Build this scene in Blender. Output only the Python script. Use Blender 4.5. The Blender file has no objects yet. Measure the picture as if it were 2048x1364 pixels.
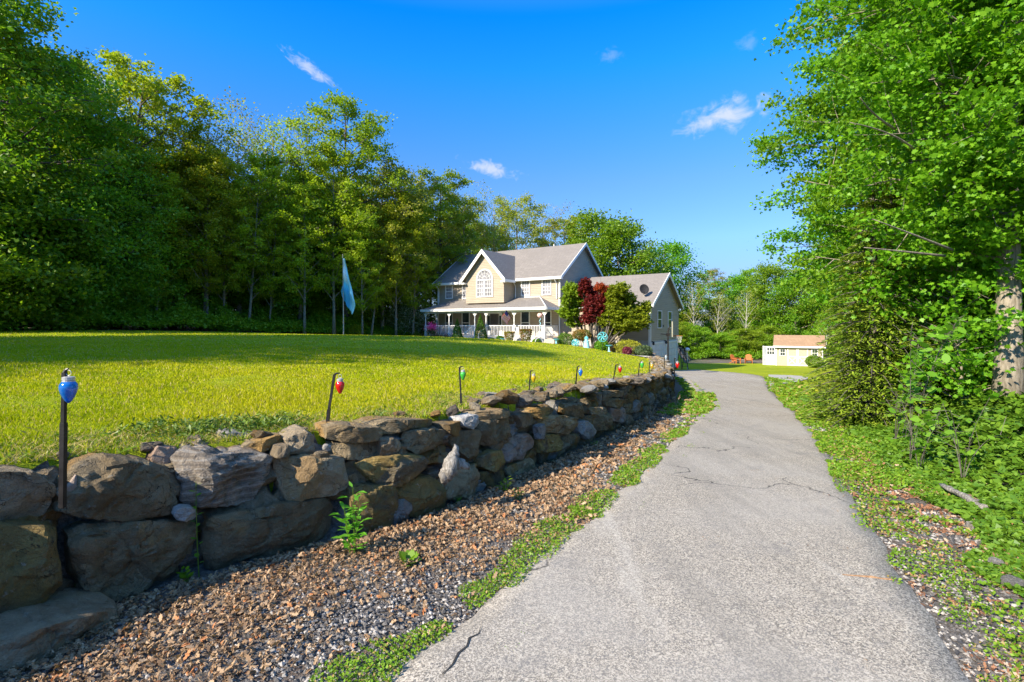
import bpy, math, random
import numpy as np
from mathutils import Vector, Matrix, noise as mnoise
PI = math.pi
R = math.radians
scene = bpy.context.scene
COL = scene.collection
rs = np.random.RandomState
EYE, F, CX, HY = 1.75, 1000.0, 1024.0, 650.0

def at(px, d, Y=None):
    x = (px - CX) / F * d
    return Vector((x, d, 0)) if Y is None else Vector((x, d, EYE + (HY - Y) / F * d))

# ------------------------------------------------------------------ objects
def tag(o, label=None, cat=None, group=None, kind=None):
    if label: o['label'] = label
    if cat: o['category'] = cat
    if group: o['group'] = group
    if kind: o['kind'] = kind
    return o

def empty(name, loc=(0, 0, 0), rz=0.0, label=None, cat=None, group=None):
    o = bpy.data.objects.new(name, None)
    o.empty_display_size = 0.2
    COL.objects.link(o)
    o.location = loc
    o.rotation_euler = (0, 0, rz)
    return tag(o, label, cat, group)

def link(name, me, parent=None, loc=None):
    o = bpy.data.objects.new(name, me)
    COL.objects.link(o)
    if parent: o.parent = parent
    if loc is not None: o.location = loc
    return o

def copy_tree(o, parent=None):
    c = o.copy()
    COL.objects.link(c)
    c.parent = parent
    for ch in list(o.children):
        copy_tree(ch, c)
    return c

def np_mesh(name, verts, loops, counts, mat=None, smooth=False):
    verts = np.asarray(verts, dtype=np.float32)
    loops = np.asarray(loops, dtype=np.int32).ravel()
    counts = np.asarray(counts, dtype=np.int32)
    me = bpy.data.meshes.new(name)
    me.vertices.add(len(verts)); me.vertices.foreach_set('co', verts.ravel())
    me.loops.add(len(loops)); me.loops.foreach_set('vertex_index', loops)
    me.polygons.add(len(counts))
    st = np.zeros(len(counts), dtype=np.int32); st[1:] = np.cumsum(counts)[:-1]
    me.polygons.foreach_set('loop_start', st)
    me.polygons.foreach_set('loop_total', counts)
    me.polygons.foreach_set('use_smooth', np.full(len(counts), smooth, dtype=bool))
    me.update(calc_edges=True)
    if mat: me.materials.append(mat)
    return me

class MB:
    def __init__(s):
        s.v = []; s.f = []
    def add(s, vs, fs):
        n = len(s.v)
        s.v += [tuple(p) for p in vs]
        s.f += [tuple(i + n for i in f) for f in fs]
    def box(s, x0, y0, z0, x1, y1, z1, c=0.0):
        if c <= 0:
            s.add([(x0,y0,z0),(x1,y0,z0),(x1,y1,z0),(x0,y1,z0),(x0,y0,z1),(x1,y0,z1),(x1,y1,z1),(x0,y1,z1)],
                  [(0,3,2,1),(4,5,6,7),(0,1,5,4),(1,2,6,5),(2,3,7,6),(3,0,4,7)])
        else:
            ring = [(x0+c,y0),(x1-c,y0),(x1,y0+c),(x1,y1-c),(x1-c,y1),(x0+c,y1),(x0,y1-c),(x0,y0+c)]
            s.add([(x,y,z0) for x,y in ring]+[(x,y,z1) for x,y in ring],
                  [tuple(range(7,-1,-1)), tuple(range(8,16))]+[(i,(i+1)%8,8+(i+1)%8,8+i) for i in range(8)])
    def prism(s, pts, vec):
        n = len(pts); vec = Vector(vec)
        a = [Vector(p) for p in pts]
        s.add(a + [p + vec for p in a],
              [tuple(range(n-1,-1,-1)), tuple(range(n,2*n))]+[(i,(i+1)%n,n+(i+1)%n,n+i) for i in range(n)])
    def slab(s, pts, t):          # polygon thickened downwards by t
        s.prism(pts, (0, 0, -t))
    def tube(s, pts, rad, n=8, cap=True):
        pts = [Vector(p) for p in pts]
        if not hasattr(rad, '__len__'): rad = [rad]*len(pts)
        base = len(s.v); up = Vector((0.31, 0.17, 0.93)).normalized()
        prev = None
        for i, p in enumerate(pts):
            t = (pts[min(i+1,len(pts)-1)] - pts[max(i-1,0)]).normalized()
            u = prev if prev is not None else (t.orthogonal().normalized())
            u = (u - t*u.dot(t)).normalized(); prev = u
            w = t.cross(u)
            for k in range(n):
                an = 2*PI*k/n
                s.v.append(tuple(p + (u*math.cos(an)+w*math.sin(an))*rad[i]))
        for i in range(len(pts)-1):
            for k in range(n):
                a = base+i*n+k; b = base+i*n+(k+1)%n
                s.f.append((a, b, b+n, a+n))
        if cap:
            s.f.append(tuple(base+k for k in range(n-1,-1,-1)))
            s.f.append(tuple(base+(len(pts)-1)*n+k for k in range(n)))
    def lathe(s, prof, c=(0,0,0), n=16):
        base = len(s.v)
        for r, z in prof:
            for k in range(n):
                an = 2*PI*k/n
                s.v.append((c[0]+r*math.cos(an), c[1]+r*math.sin(an), c[2]+z))
        for i in range(len(prof)-1):
            for k in range(n):
                a = base+i*n+k; b = base+i*n+(k+1)%n
                s.f.append((a, b, b+n, a+n))
        s.f.append(tuple(base+k for k in range(n-1,-1,-1)))
        s.f.append(tuple(base+(len(prof)-1)*n+k for k in range(n)))
    def build(s, name, mat, parent=None, smooth=False, loc=None):
        me = bpy.data.meshes.new(name)
        me.from_pydata(s.v, [], s.f)
        me.materials.append(mat)
        if smooth:
            me.polygons.foreach_set('use_smooth', [True]*len(me.polygons))
        me.update()
        return link(name, me, parent, loc)

# ------------------------------------------------------------------ materials
def new_mat(name):
    m = bpy.data.materials.new(name); m.use_nodes = True
    nt = m.node_tree; nt.nodes.clear()
    return m, nt, nt.nodes, nt.links

def N(nt, t, **kw):
    n = nt.nodes.new(t)
    for k, v in kw.items():
        if k.startswith('i_'):
            key = k[2:]
            key = int(key) if key.isdigit() else key.replace('_', ' ')
            n.inputs[key].default_value = v
        else: setattr(n, k, v)
    return n

def mixc(nt, fac, a, b, blend='MIX'):
    n = nt.nodes.new('ShaderNodeMix'); n.data_type = 'RGBA'; n.blend_type = blend
    for sock, v in ((n.inputs[0], fac), (n.inputs[6], a), (n.inputs[7], b)):
        if isinstance(v, bpy.types.NodeSocket): nt.links.new(v, sock)
        elif hasattr(v, '__len__'): sock.default_value = (*v[:3], 1)
        else: sock.default_value = v
    return n.outputs[2]

def ramp(nt, src, p0, p1, c0=0.0, c1=1.0):
    n = nt.nodes.new('ShaderNodeMapRange'); n.interpolation_type = 'SMOOTHSTEP'
    nt.links.new(src, n.inputs[0])
    for i, v in zip((1, 2, 3, 4), (p0, p1, c0, c1)): n.inputs[i].default_value = v
    return n.outputs[0]

def texnoise(nt, vec, scale, detail=4, rough=0.55, dist=0.0):
    n = N(nt, 'ShaderNodeTexNoise'); n.inputs['Scale'].default_value = scale
    n.inputs['Detail'].default_value = detail; n.inputs['Roughness'].default_value = rough
    n.inputs['Distortion'].default_value = dist
    if vec is not None: nt.links.new(vec, n.inputs['Vector'])
    return n.outputs['Fac']

def mapping(nt, vec, scale=(1, 1, 1), rot=(0, 0, 0)):
    n = N(nt, 'ShaderNodeMapping'); n.inputs['Scale'].default_value = scale
    n.inputs['Rotation'].default_value = rot
    nt.links.new(vec, n.inputs['Vector']); return n.outputs[0]

def bump(nt, h, strength=0.5, dist=0.02):
    n = N(nt, 'ShaderNodeBump'); n.inputs['Strength'].default_value = strength
    n.inputs['Distance'].default_value = dist
    nt.links.new(h, n.inputs['Height']); return n.outputs[0]

def out_princ(nt, col, rough=0.8, normal=None, metal=0.0, spec=0.4):
    b = N(nt, 'ShaderNodeBsdfPrincipled')
    if isinstance(col, bpy.types.NodeSocket): nt.links.new(col, b.inputs['Base Color'])
    else: b.inputs['Base Color'].default_value = (*col, 1)
    b.inputs['Roughness'].default_value = rough; b.inputs['Metallic'].default_value = metal
    b.inputs['Specular IOR Level'].default_value = spec
    if normal is not None: nt.links.new(normal, b.inputs['Normal'])
    o = N(nt, 'ShaderNodeOutputMaterial'); nt.links.new(b.outputs[0], o.inputs[0])
    return b

def plain(name, col, rough=0.6, metal=0.0, var=0.12, scale=6.0, spec=0.4):
    m, nt, nodes, links = new_mat(name)
    tc = N(nt, 'ShaderNodeTexCoord').outputs['Object']
    f = texnoise(nt, tc, scale, 5)
    a = tuple(c*(1-var) for c in col); b = tuple(min(1, c*(1+var)) for c in col)
    out_princ(nt, mixc(nt, ramp(nt, f, .3, .7), a, b), rough, bump(nt, texnoise(nt, tc, scale*6, 3), .15, .004), metal, spec)
    return m

def leaf_mat(name, c1, c2, trans=0.45, objvar=0.15, rough=0.45, spec=0.25, cdead=None, dead=0.0, patch=None, pscale=0.5):
    m, nt, nodes, links = new_mat(name)
    geo = N(nt, 'ShaderNodeNewGeometry'); oi = N(nt, 'ShaderNodeObjectInfo')
    rnd = geo.outputs['Random Per Island']
    col = mixc(nt, rnd, c1, c2)
    tc = N(nt, 'ShaderNodeTexCoord').outputs['Object']
    if patch is not None:
        col = mixc(nt, ramp(nt, texnoise(nt, tc, pscale, 2), .42, .6, 0, .85), col, patch)
    if cdead is not None:
        wn = N(nt, 'ShaderNodeMath', operation='MULTIPLY'); links.new(rnd, wn.inputs[0]); wn.inputs[1].default_value = 37.7
        fr = N(nt, 'ShaderNodeMath', operation='FRACT'); links.new(wn.outputs[0], fr.inputs[0])
        lt = N(nt, 'ShaderNodeMath', operation='LESS_THAN'); links.new(fr.outputs[0], lt.inputs[0]); lt.inputs[1].default_value = dead
        col = mixc(nt, lt.outputs[0], col, cdead)
    hs = N(nt, 'ShaderNodeHueSaturation')
    links.new(ramp(nt, oi.outputs['Random'], 0, 1, 0.5-0.04*objvar*4, 0.5+0.02*objvar*4), hs.inputs['Hue'])
    links.new(ramp(nt, oi.outputs['Random'], 0, 1, 1-objvar, 1+objvar), hs.inputs['Value'])
    links.new(col, hs.inputs['Color'])
    d = N(nt, 'ShaderNodeBsdfPrincipled'); links.new(hs.outputs[0], d.inputs['Base Color'])
    d.inputs['Roughness'].default_value = rough; d.inputs['Specular IOR Level'].default_value = spec
    t = N(nt, 'ShaderNodeBsdfTranslucent')
    tcv = mixc(nt, 1.0, hs.outputs[0], (1.25, 1.35, .55), 'MULTIPLY'); links.new(tcv, t.inputs['Color'])
    mx = N(nt, 'ShaderNodeMixShader'); mx.inputs[0].default_value = trans
    links.new(d.outputs[0], mx.inputs[1]); links.new(t.outputs[0], mx.inputs[2])
    o = N(nt, 'ShaderNodeOutputMaterial'); links.new(mx.outputs[0], o.inputs[0])
    return m

def bark_mat(name, c1, c2, sc=3.0):
    m, nt, nodes, links = new_mat(name)
    tc = N(nt, 'ShaderNodeTexCoord').outputs['Object']
    st = mapping(nt, tc, (sc*2, sc*2, sc*.35))
    f = texnoise(nt, st, 4, 6, .65)
    g = texnoise(nt, tc, .9, 3)
    c = mixc(nt, ramp(nt, f, .35, .65), c1, c2)
    c = mixc(nt, ramp(nt, g, .5, .7, 0, .5), c, tuple(x*.6 for x in c1))
    out_princ(nt, c, .9, bump(nt, f, .7, .02))
    return m

def rock_mat(name, base, alt, patch, layered=0.0):
    m, nt, nodes, links = new_mat(name)
    tcn = N(nt, 'ShaderNodeTexCoord').outputs['Object']
    oi = N(nt, 'ShaderNodeObjectInfo')
    off = N(nt, 'ShaderNodeVectorMath', operation='ADD')
    sc = N(nt, 'ShaderNodeVectorMath', operation='SCALE'); links.new(tcn, sc.inputs[0]); sc.inputs['Scale'].default_value = 1.0
    cmb = N(nt, 'ShaderNodeCombineXYZ')
    mm = N(nt, 'ShaderNodeMath', operation='MULTIPLY'); links.new(oi.outputs['Random'], mm.inputs[0]); mm.inputs[1].default_value = 31.0
    for k in range(3): links.new(mm.outputs[0], cmb.inputs[k])
    links.new(sc.outputs[0], off.inputs[0]); links.new(cmb.outputs[0], off.inputs[1])
    v = off.outputs[0]
    n1 = texnoise(nt, v, 2.6, 8, .62, .5)
    n2 = texnoise(nt, v, 7.0, 8, .7, .8)
    n3 = texnoise(nt, v, 45.0, 4, .7)
    n4 = texnoise(nt, v, 1.3, 3, .5, 1.0)
    n5 = texnoise(nt, v, 130.0, 3, .7); n6 = texnoise(nt, v, 16.0, 6, .7, .4)
    c = mixc(nt, ramp(nt, n1, .35, .65), base, alt)
    c = mixc(nt, ramp(nt, n4, .52, .62, 0, .85), c, patch)
    c = mixc(nt, ramp(nt, n2, .56, .7, 0, .55), c, tuple(x*.35 for x in base))
    c = mixc(nt, ramp(nt, n3, .62, .75, 0, .5), c, (.42, .40, .36))
    c = mixc(nt, ramp(nt, n3, .28, .40, .4, 0), c, (.03, .027, .022))
    c = mixc(nt, ramp(nt, n6, .60, .66, 0, .5), c, (.40, .37, .30))
    c = mixc(nt, ramp(nt, n6, .30, .40, .5, 0), c, (.05, .042, .03))
    c = mixc(nt, ramp(nt, n5, .3, .7, .35, 0), c, (.05, .045, .035))
    vo = N(nt, 'ShaderNodeTexVoronoi'); vo.feature = 'DISTANCE_TO_EDGE'; vo.inputs['Scale'].default_value = 3.2
    dv = N(nt, 'ShaderNodeVectorMath', operation='ADD'); links.new(v, dv.inputs[0])
    nn = N(nt, 'ShaderNodeTexNoise'); nn.inputs['Scale'].default_value = 3.5; nn.inputs['Detail'].default_value = 5; links.new(v, nn.inputs['Vector'])
    links.new(nn.outputs['Color'], dv.inputs[1]); links.new(dv.outputs[0], vo.inputs['Vector'])
    crack = ramp(nt, vo.outputs['Distance'], 0.0, .012, 1, 0)
    cm = N(nt, 'ShaderNodeMath', operation='MULTIPLY'); links.new(crack, cm.inputs[0]); links.new(ramp(nt, n1, .45, .6), cm.inputs[1])
    c = mixc(nt, cm.outputs[0], c, (.03, .028, .025))
    h = N(nt, 'ShaderNodeMath', operation='MULTIPLY_ADD'); links.new(n2, h.inputs[0]); h.inputs[1].default_value = 1.0
    hh = N(nt, 'ShaderNodeMath', operation='MULTIPLY'); links.new(n6, hh.inputs[0]); hh.inputs[1].default_value = .55
    links.new(hh.outputs[0], h.inputs[2])
    hc = N(nt, 'ShaderNodeMath', operation='SUBTRACT'); links.new(h.outputs[0], hc.inputs[0])
    cs = N(nt, 'ShaderNodeMath', operation='MULTIPLY'); links.new(cm.outputs[0], cs.inputs[0]); cs.inputs[1].default_value = .5
    links.new(cs.outputs[0], hc.inputs[1])
    H = hc.outputs[0]
    if layered:
        wv = N(nt, 'ShaderNodeTexWave'); wv.bands_direction = 'Z'; wv.inputs['Scale'].default_value = 5.5
        wv.inputs['Distortion'].default_value = 3.2; wv.inputs['Detail'].default_value = 6; wv.inputs['Detail Scale'].default_value = 1.6
        links.new(v, wv.inputs['Vector'])
        c = mixc(nt, ramp(nt, wv.outputs['Fac'], .8, .97, 0, .35), c, (.36, .34, .3))
        c = mixc(nt, ramp(nt, wv.outputs['Fac'], .0, .2, .35, 0), c, (.04, .038, .035))
        a = N(nt, 'ShaderNodeMath', operation='MULTIPLY_ADD'); links.new(wv.outputs['Fac'], a.inputs[0]); a.inputs[1].default_value = layered
        links.new(H, a.inputs[2]); H = a.outputs[0]
    hs = N(nt, 'ShaderNodeHueSaturation'); links.new(c, hs.inputs['Color'])
    links.new(ramp(nt, oi.outputs['Random'], 0, 1, .75, 1.25), hs.inputs['Value'])
    out_princ(nt, hs.outputs[0], .85, bump(nt, H, 1.0, .08), spec=.3)
    return m

M = {}
M['rock_brown'] = rock_mat('rock_brown', (.225, .155, .075), (.38, .285, .155), (.38, .215, .055))
M['rock_grey'] = rock_mat('rock_grey', (.255, .185, .105), (.42, .33, .205), (.31, .195, .08))
M['rock_ochre'] = rock_mat('rock_ochre', (.21, .145, .045), (.31, .21, .06), (.12, .10, .065))
M['rock_layer'] = rock_mat('rock_layer', (.16, .125, .09), (.29, .24, .18), (.27, .18, .10), .08)
M['rock_pink'] = rock_mat('rock_pink', (.33, .25, .19), (.44, .34, .27), (.30, .18, .11))
M['rock_pale'] = rock_mat('rock_pale', (.36, .33, .28), (.5, .47, .42), (.30, .26, .20))
M['bark_dark'] = bark_mat('bark_dark', (.055, .045, .035), (.15, .13, .105))
M['bark_grey'] = bark_mat('bark_grey', (.17, .14, .10), (.34, .29, .22))
M['bark_pale'] = bark_mat('bark_pale', (.28, .26, .22), (.5, .47, .42))
M['siding'] = None

def siding_mat(name, col, pitch=0.15):
    m, nt, nodes, links = new_mat(name)
    tc = N(nt, 'ShaderNodeTexCoord').outputs['Object']
    sep = N(nt, 'ShaderNodeSeparateXYZ'); links.new(tc, sep.inputs[0])
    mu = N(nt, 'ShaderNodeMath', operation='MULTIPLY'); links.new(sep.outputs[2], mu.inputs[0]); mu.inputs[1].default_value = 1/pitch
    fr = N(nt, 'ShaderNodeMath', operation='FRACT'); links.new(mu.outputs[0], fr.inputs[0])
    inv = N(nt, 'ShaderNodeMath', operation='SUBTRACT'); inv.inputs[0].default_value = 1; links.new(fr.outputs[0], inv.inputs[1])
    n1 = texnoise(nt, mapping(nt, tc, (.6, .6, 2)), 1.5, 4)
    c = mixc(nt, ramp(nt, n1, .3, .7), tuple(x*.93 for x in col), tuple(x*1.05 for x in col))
    c = mixc(nt, ramp(nt, fr.outputs[0], 0, .16, .6, 0), c, tuple(x*.45 for x in col))  # shadow lines at the clapboard laps, painted into the colour
    out_princ(nt, c, .6, bump(nt, inv.outputs[0], .9, .014), spec=.3)
    return m
M['siding'] = siding_mat('siding', (.37, .305, .225))
M['white'] = plain('white_trim', (.76, .75, .72), .5, var=.05)
M['white_dirty'] = plain('white_dirty', (.60, .58, .54), .6, var=.1)
M['concrete'] = plain('concrete', (.42, .40, .37), .85, var=.15)
M['glass'] = plain('window_glass', (.035, .045, .055), .06, var=.3, scale=1.2, spec=.9)
M['curtain'] = plain('curtain', (.21, .205, .22), .5, var=.35, scale=2, spec=.25)
M['panelglass'] = plain('frosted_panel', (.30, .32, .34), .5, var=.2, scale=3, spec=.3)
M['door_grey'] = plain('door_grey', (.62, .64, .66), .5, var=.04)
M['door_dark'] = plain('door_dark', (.10, .09, .085), .5)
M['black_metal'] = plain('black_metal', (.022, .02, .019), .42, .3, var=.35, scale=14)
M['dark_grey'] = plain('dark_grey', (.035, .035, .037), .85, spec=.1)
M['cap'] = plain('silver_cap', (.52, .50, .47), .4, .5, var=.15, scale=20)
M['metal'] = plain('metal_pole', (.48, .45, .38), .4, .3)
M['wood'] = plain('weathered_wood', (.33, .24, .16), .85, var=.3, scale=12)
M['drift'] = bark_mat('driftwood', (.12, .105, .085), (.34, .31, .26), 5)
M['stick'] = bark_mat('stick_bark', (.20, .105, .05), (.38, .23, .12), 8)
M['orange'] = plain('orange_paint', (.45, .13, .03), .7)
M['teal'] = plain('teal_paint', (.10, .42, .45), .5)
M['bluep'] = plain('pale_blue_paint', (.30, .62, .72), .5)
M['red'] = plain('red_plastic', (.6, .04, .03), .4)
M['pinkw'] = plain('pink_fabric', (.75, .45, .42), .7)
M['terracotta'] = plain('planter_clay', (.42, .36, .28), .8)
M['tanplaque'] = plain('tan_plaque', (.40, .33, .25), .8)
M['board'] = plain('backboard', (.42, .40, .30), .5)
M['net'] = plain('net_white', (.65, .65, .65), .8)
M['shedwall'] = plain('shed_wall', (.40, .34, .26), .7, var=.06)
M['yellow'] = plain('yellow_paint', (.6, .42, .04), .5)

def bulb_mat(name, col):
    m, nt, nodes, links = new_mat(name)
    b = out_princ(nt, col, .12, None, 0, .7)
    b.inputs['Transmission Weight'].default_value = .45
    b.inputs['Coat Weight'].default_value = .6
    lw = N(nt, 'ShaderNodeLayerWeight'); lw.inputs[0].default_value = .35
    links.new(mixc(nt, lw.outputs['Facing'], col, tuple(c*.55 for c in col)), b.inputs['Base Color'])
    return m
M['b_blue'] = bulb_mat('bulb_blue', (.01, .22, .80))
M['b_red'] = bulb_mat('bulb_red', (.85, .015, .01))
M['b_green'] = bulb_mat('bulb_green', (.08, .62, .06))
M['b_yellow'] = bulb_mat('bulb_yellow', (.80, .52, .02))
M['b_clear'] = bulb_mat('bulb_clear', (.5, .6, .7))

def roof_mat(name, col):
    m, nt, nodes, links = new_mat(name)
    tc = N(nt, 'ShaderNodeTexCoord').outputs['Object']
    br = N(nt, 'ShaderNodeTexBrick'); br.inputs['Scale'].default_value = 1.0
    br.inputs['Brick Width'].default_value = .32; br.inputs['Row Height'].default_value = .14; br.inputs['Mortar Size'].default_value = .008
    for i, k in enumerate(('Color1', 'Color2')): br.inputs[k].default_value = (*[c*(.88 if i else 1.08) for c in col], 1)
    br.inputs['Mortar'].default_value = (*[c*.5 for c in col], 1)
    sep = N(nt, 'ShaderNodeSeparateXYZ'); links.new(tc, sep.inputs[0])
    cb = N(nt, 'ShaderNodeCombineXYZ')
    ad = N(nt, 'ShaderNodeMath', operation='ADD'); links.new(sep.outputs[0], ad.inputs[0]); links.new(sep.outputs[1], ad.inputs[1])
    links.new(ad.outputs[0], cb.inputs[0]); links.new(sep.outputs[2], cb.inputs[1]); links.new(cb.outputs[0], br.inputs['Vector'])
    n = texnoise(nt, tc, .5, 5); g = texnoise(nt, tc, 25, 4, .7)
    c = mixc(nt, ramp(nt, n, .35, .65, 0, .5), br.outputs['Color'], tuple(x*.8 for x in col))
    c = mixc(nt, ramp(nt, g, .4, .7, 0, .35), c, tuple(x*1.3 for x in col))
    out_princ(nt, c, .9, bump(nt, g, .3, .01), spec=.2)
    return m
M['roof'] = roof_mat('roof_shingle', (.215, .19, .165))
M['roof_shed'] = roof_mat('roof_shingle_red', (.32, .205, .12))

# foliage
M['lf_green'] = leaf_mat('leaves_green', (0.15, 0.27, 0.014), (0.27, 0.4, 0.025))
M['lf_yel'] = leaf_mat('leaves_yellowgreen', (0.26, 0.34, 0.015), (0.38, 0.44, 0.025))
M['lf_olive'] = leaf_mat('leaves_olive', (0.24, 0.26, 0.025), (0.34, 0.35, 0.045))
M['lf_dark'] = leaf_mat('leaves_dark', (0.1, 0.22, 0.014), (0.19, 0.32, 0.02))
M['lf_maple'] = leaf_mat('leaves_maple', (0.085, 0.22, 0.008), (0.19, 0.36, 0.014), .42, spec=.3)
M['lf_bright'] = leaf_mat('leaves_bright', (.11, .28, .015), (.17, .36, .03), .42)
M['lf_hem'] = leaf_mat('needles_hemlock', (0.1, 0.155, 0.012), (0.24, 0.29, 0.022), .15)
M['lf_thuja'] = leaf_mat('needles_cone', (0.046, 0.169, 0.016), (0.104, 0.260, 0.026), .15)
M['lf_box'] = leaf_mat('leaves_box', (0.078, 0.169, 0.019), (0.143, 0.247, 0.026), .2)
M['lf_gold'] = leaf_mat('leaves_gold', (.25, .24, .015), (.36, .33, .03), .25)
M['lf_vase'] = leaf_mat('leaves_vase', (.13, .16, .02), (.22, .19, .03), .25, patch=(.24, .12, .03), pscale=2.5)
M['lf_orange'] = leaf_mat('leaves_orangey', (.22, .13, .03), (.30, .18, .05), .25, patch=(.10, .13, .02), pscale=2)
M['lf_red'] = leaf_mat('leaves_red', (0.13, 0.028, 0.017), (0.26, 0.07, 0.028), .3)
M['lf_orred'] = leaf_mat('leaves_orange_red', (.35, .06, .02), (.45, .12, .03), .35)
M['lf_jmaple'] = leaf_mat('leaves_lace', (0.16, 0.24, 0.012), (0.26, 0.34, 0.02), .35)
M['lf_blue'] = leaf_mat('leaves_bluish', (.07, .14, .05), (.13, .20, .09), .2)
M['lf_cover'] = leaf_mat('leaves_cover', (0.05, 0.165, 0.012), (0.13, 0.28, 0.02), .25)
M['lf_white'] = leaf_mat('leaves_dogwood', (.10, .17, .03), (.16, .22, .05), .3, cdead=(.55, .60, .45), dead=.35)
M['petal_pink'] = leaf_mat('petals_pink', (.75, .05, .45), (.85, .15, .6), .4)
M['petal_red'] = leaf_mat('petals_dark', (.18, .03, .04), (.3, .06, .06), .3)
M['blade'] = leaf_mat('grass_blades', (0.27, 0.33, 0.004), (0.42, 0.44, 0.008), .3, objvar=0.0, cdead=(.48, .38, .14), dead=.12, patch=(.44, .42, .012), pscale=.45, spec=.08)
M['blade_dry'] = leaf_mat('grass_dry', (.36, .30, .10), (.45, .36, .15), .3, objvar=0.0, cdead=(.18, .28, .02), dead=.4)
M['weedstrip'] = leaf_mat('verge_plants', (0.1, 0.22, 0.012), (0.21, 0.33, 0.02), .3, objvar=0, cdead=(.35, .26, .08), dead=.14)
M['litter'] = leaf_mat('dead_leaves', (0.15, 0.085, 0.042), (0.46, 0.31, 0.18), .12, objvar=0, cdead=(.46, .20, .08), dead=.07, rough=.7, spec=.2)
M['litter_dk'] = leaf_mat('dead_leaves_brown', (.16, .07, .035), (.34, .17, .09), .1, objvar=0, cdead=(.42, .30, .2), dead=.25, rough=.7, spec=.2)
M['pebble'] = None
m, nt, nodes, links = new_mat('gravel_stones')
g = N(nt, 'ShaderNodeNewGeometry')
w = N(nt, 'ShaderNodeValToRGB'); links.new(g.outputs['Random Per Island'], w.inputs[0])
w.color_ramp.elements[0].color = (.035, .035, .037, 1); w.color_ramp.elements[1].color = (.40, .36, .31, 1)
e = w.color_ramp.elements.new(.6); e.color = (.12, .108, .095, 1)
out_princ(nt, w.outputs[0], .8); M['pebble'] = m

# ------------------------------------------------------------------ terrain
WALL = [(-3.55, 1.2), (-3.15, 2.05), (-2.82, 2.75), (-2.43, 3.35), (-1.74, 4.1), (-1.05, 4.65), (-.62, 5.25), (-.30, 5.75),
        (.55, 7.2), (1.57, 8.95), (3.1, 11.9), (4.6, 15.0), (5.75, 17.6), (6.6, 20.5), (7.6, 24.0), (9.0, 29.5), (9.9, 34.0), (10.6, 38.6)]
WX = [(-9, -14), (-5.2, -3.0)] + WALL + [(15.0, 46.0), (24.0, 66.0), (60, 120), (200, 500)]

def signed(P, poly):
    """signed distance to an open polyline, positive on its right side"""
    P = np.asarray(P, dtype=float); best = np.full(len(P), 1e9); sg = np.ones(len(P))
    for (ax, ay), (bx, by) in zip(poly[:-1], poly[1:]):
        ex, ey = bx-ax, by-ay; L2 = ex*ex+ey*ey
        t = np.clip(((P[:,0]-ax)*ex+(P[:,1]-ay)*ey)/L2, 0, 1)
        dx = P[:,0]-(ax+t*ex); dy = P[:,1]-(ay+t*ey)
        d = np.hypot(dx, dy); c = ex*dy-ey*dx
        up = d < best - 1e-9
        best = np.where(up, d, best); sg = np.where(up, np.where(c < 0, 1, -1), sg)
    return best*sg

def ctrl(px, Y, d): 
    p = at(px, d, Y); return (p.x, p.y, p.z)
CP = [(-4.5, 1.0, .95), ctrl(0, 935, 2.95), ctrl(250, 925, 3.4), ctrl(450, 885, 4.1), ctrl(700, 846, 5.0), ctrl(880, 822, 5.9),
      ctrl(1050, 795, 7.6), ctrl(1150, 778, 9.3), ctrl(1225, 768, 11.5), ctrl(1300, 752, 16.0), ctrl(1335, 742, 21), ctrl(1325, 726, 27),
      ctrl(1290, 715, 32), ctrl(1200, 703, 35), ctrl(1090, 692, 38.5), ctrl(960, 686, 43), ctrl(850, 681, 47), ctrl(687, 672, 38),
      ctrl(600, 664, 47), ctrl(350, 660, 40), ctrl(0, 655, 30), (-26, 20, 1.35), (-16, 8, 1.2), (-9, 12, 1.18), (-10, 22, 1.25), (0, 22, .85), (4, 30, .45),
      (-60, 60, 2.5), (-60, 0, 2), (-20, -30, 1), (0, 80, .6), (15, 60, -.5), (-40, 110, 2), (20, 120, -1), (5, 42, .1), (-8, 50, .3), (9, 36, -.3)]
CP = np.array(CP)
def _k(r): return np.where(r > 1e-9, r**2*np.log(np.maximum(r, 1e-9)), 0)
_n = len(CP)
_A = np.zeros((_n+3, _n+3)); _D = np.hypot(CP[:,None,0]-CP[None,:,0], CP[:,None,1]-CP[None,:,1])
_A[:_n,:_n] = _k(_D) + np.eye(_n)*.6; _A[:_n,_n] = 1; _A[:_n,_n+1:] = CP[:,:2]; _A[_n,:_n] = 1; _A[_n+1:,:_n] = CP[:,:2].T
_W = np.linalg.solve(_A, np.concatenate([CP[:,2], [0,0,0]]))
def upper(P):
    Q = np.clip(P, [-60, -30], [60, 120])
    r = np.hypot(Q[:,None,0]-CP[None,:,0], Q[:,None,1]-CP[None,:,1])
    return _k(r) @ _W[:_n] + _W[_n] + Q @ _W[_n+1:]

def pg(px, Y):
    d = 1.65/((Y-650)/1000.0-.05); return ((px-CX)/F*d, d)
DR = [(1.2, -8), (1.75, 0.6)] + [pg(*q) for q in ((1935,1364),(1860,1240),(1785,1130),(1725,1020),(1690,960),(1655,900),(1625,860),(1590,820),(1556,795),(1540,778),(1536,765))]
DL = [(-1.8, -8), (-1.1, .9)] + [pg(*q) for q in ((735,1364),(872,1275),(985,1190),(1072,1120),(1160,1060),(1215,1010),(1290,940),(1350,880),(1392,840),(1414,812),(1400,792),(1377,776))]

def lower(P):
    y = P[:,1]
    z = -0.05*(np.clip(y, -30, 47)-2)
    # soften the clamp
    s = signed(P, DR + [(16, 30), (30, 34), (60, 40)])
    bank = np.clip((s-0.9)/6.0, 0, 1)**1.15*np.clip((24-y)/12, 0, 1)
    z = z + bank*1.35
    return z

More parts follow.
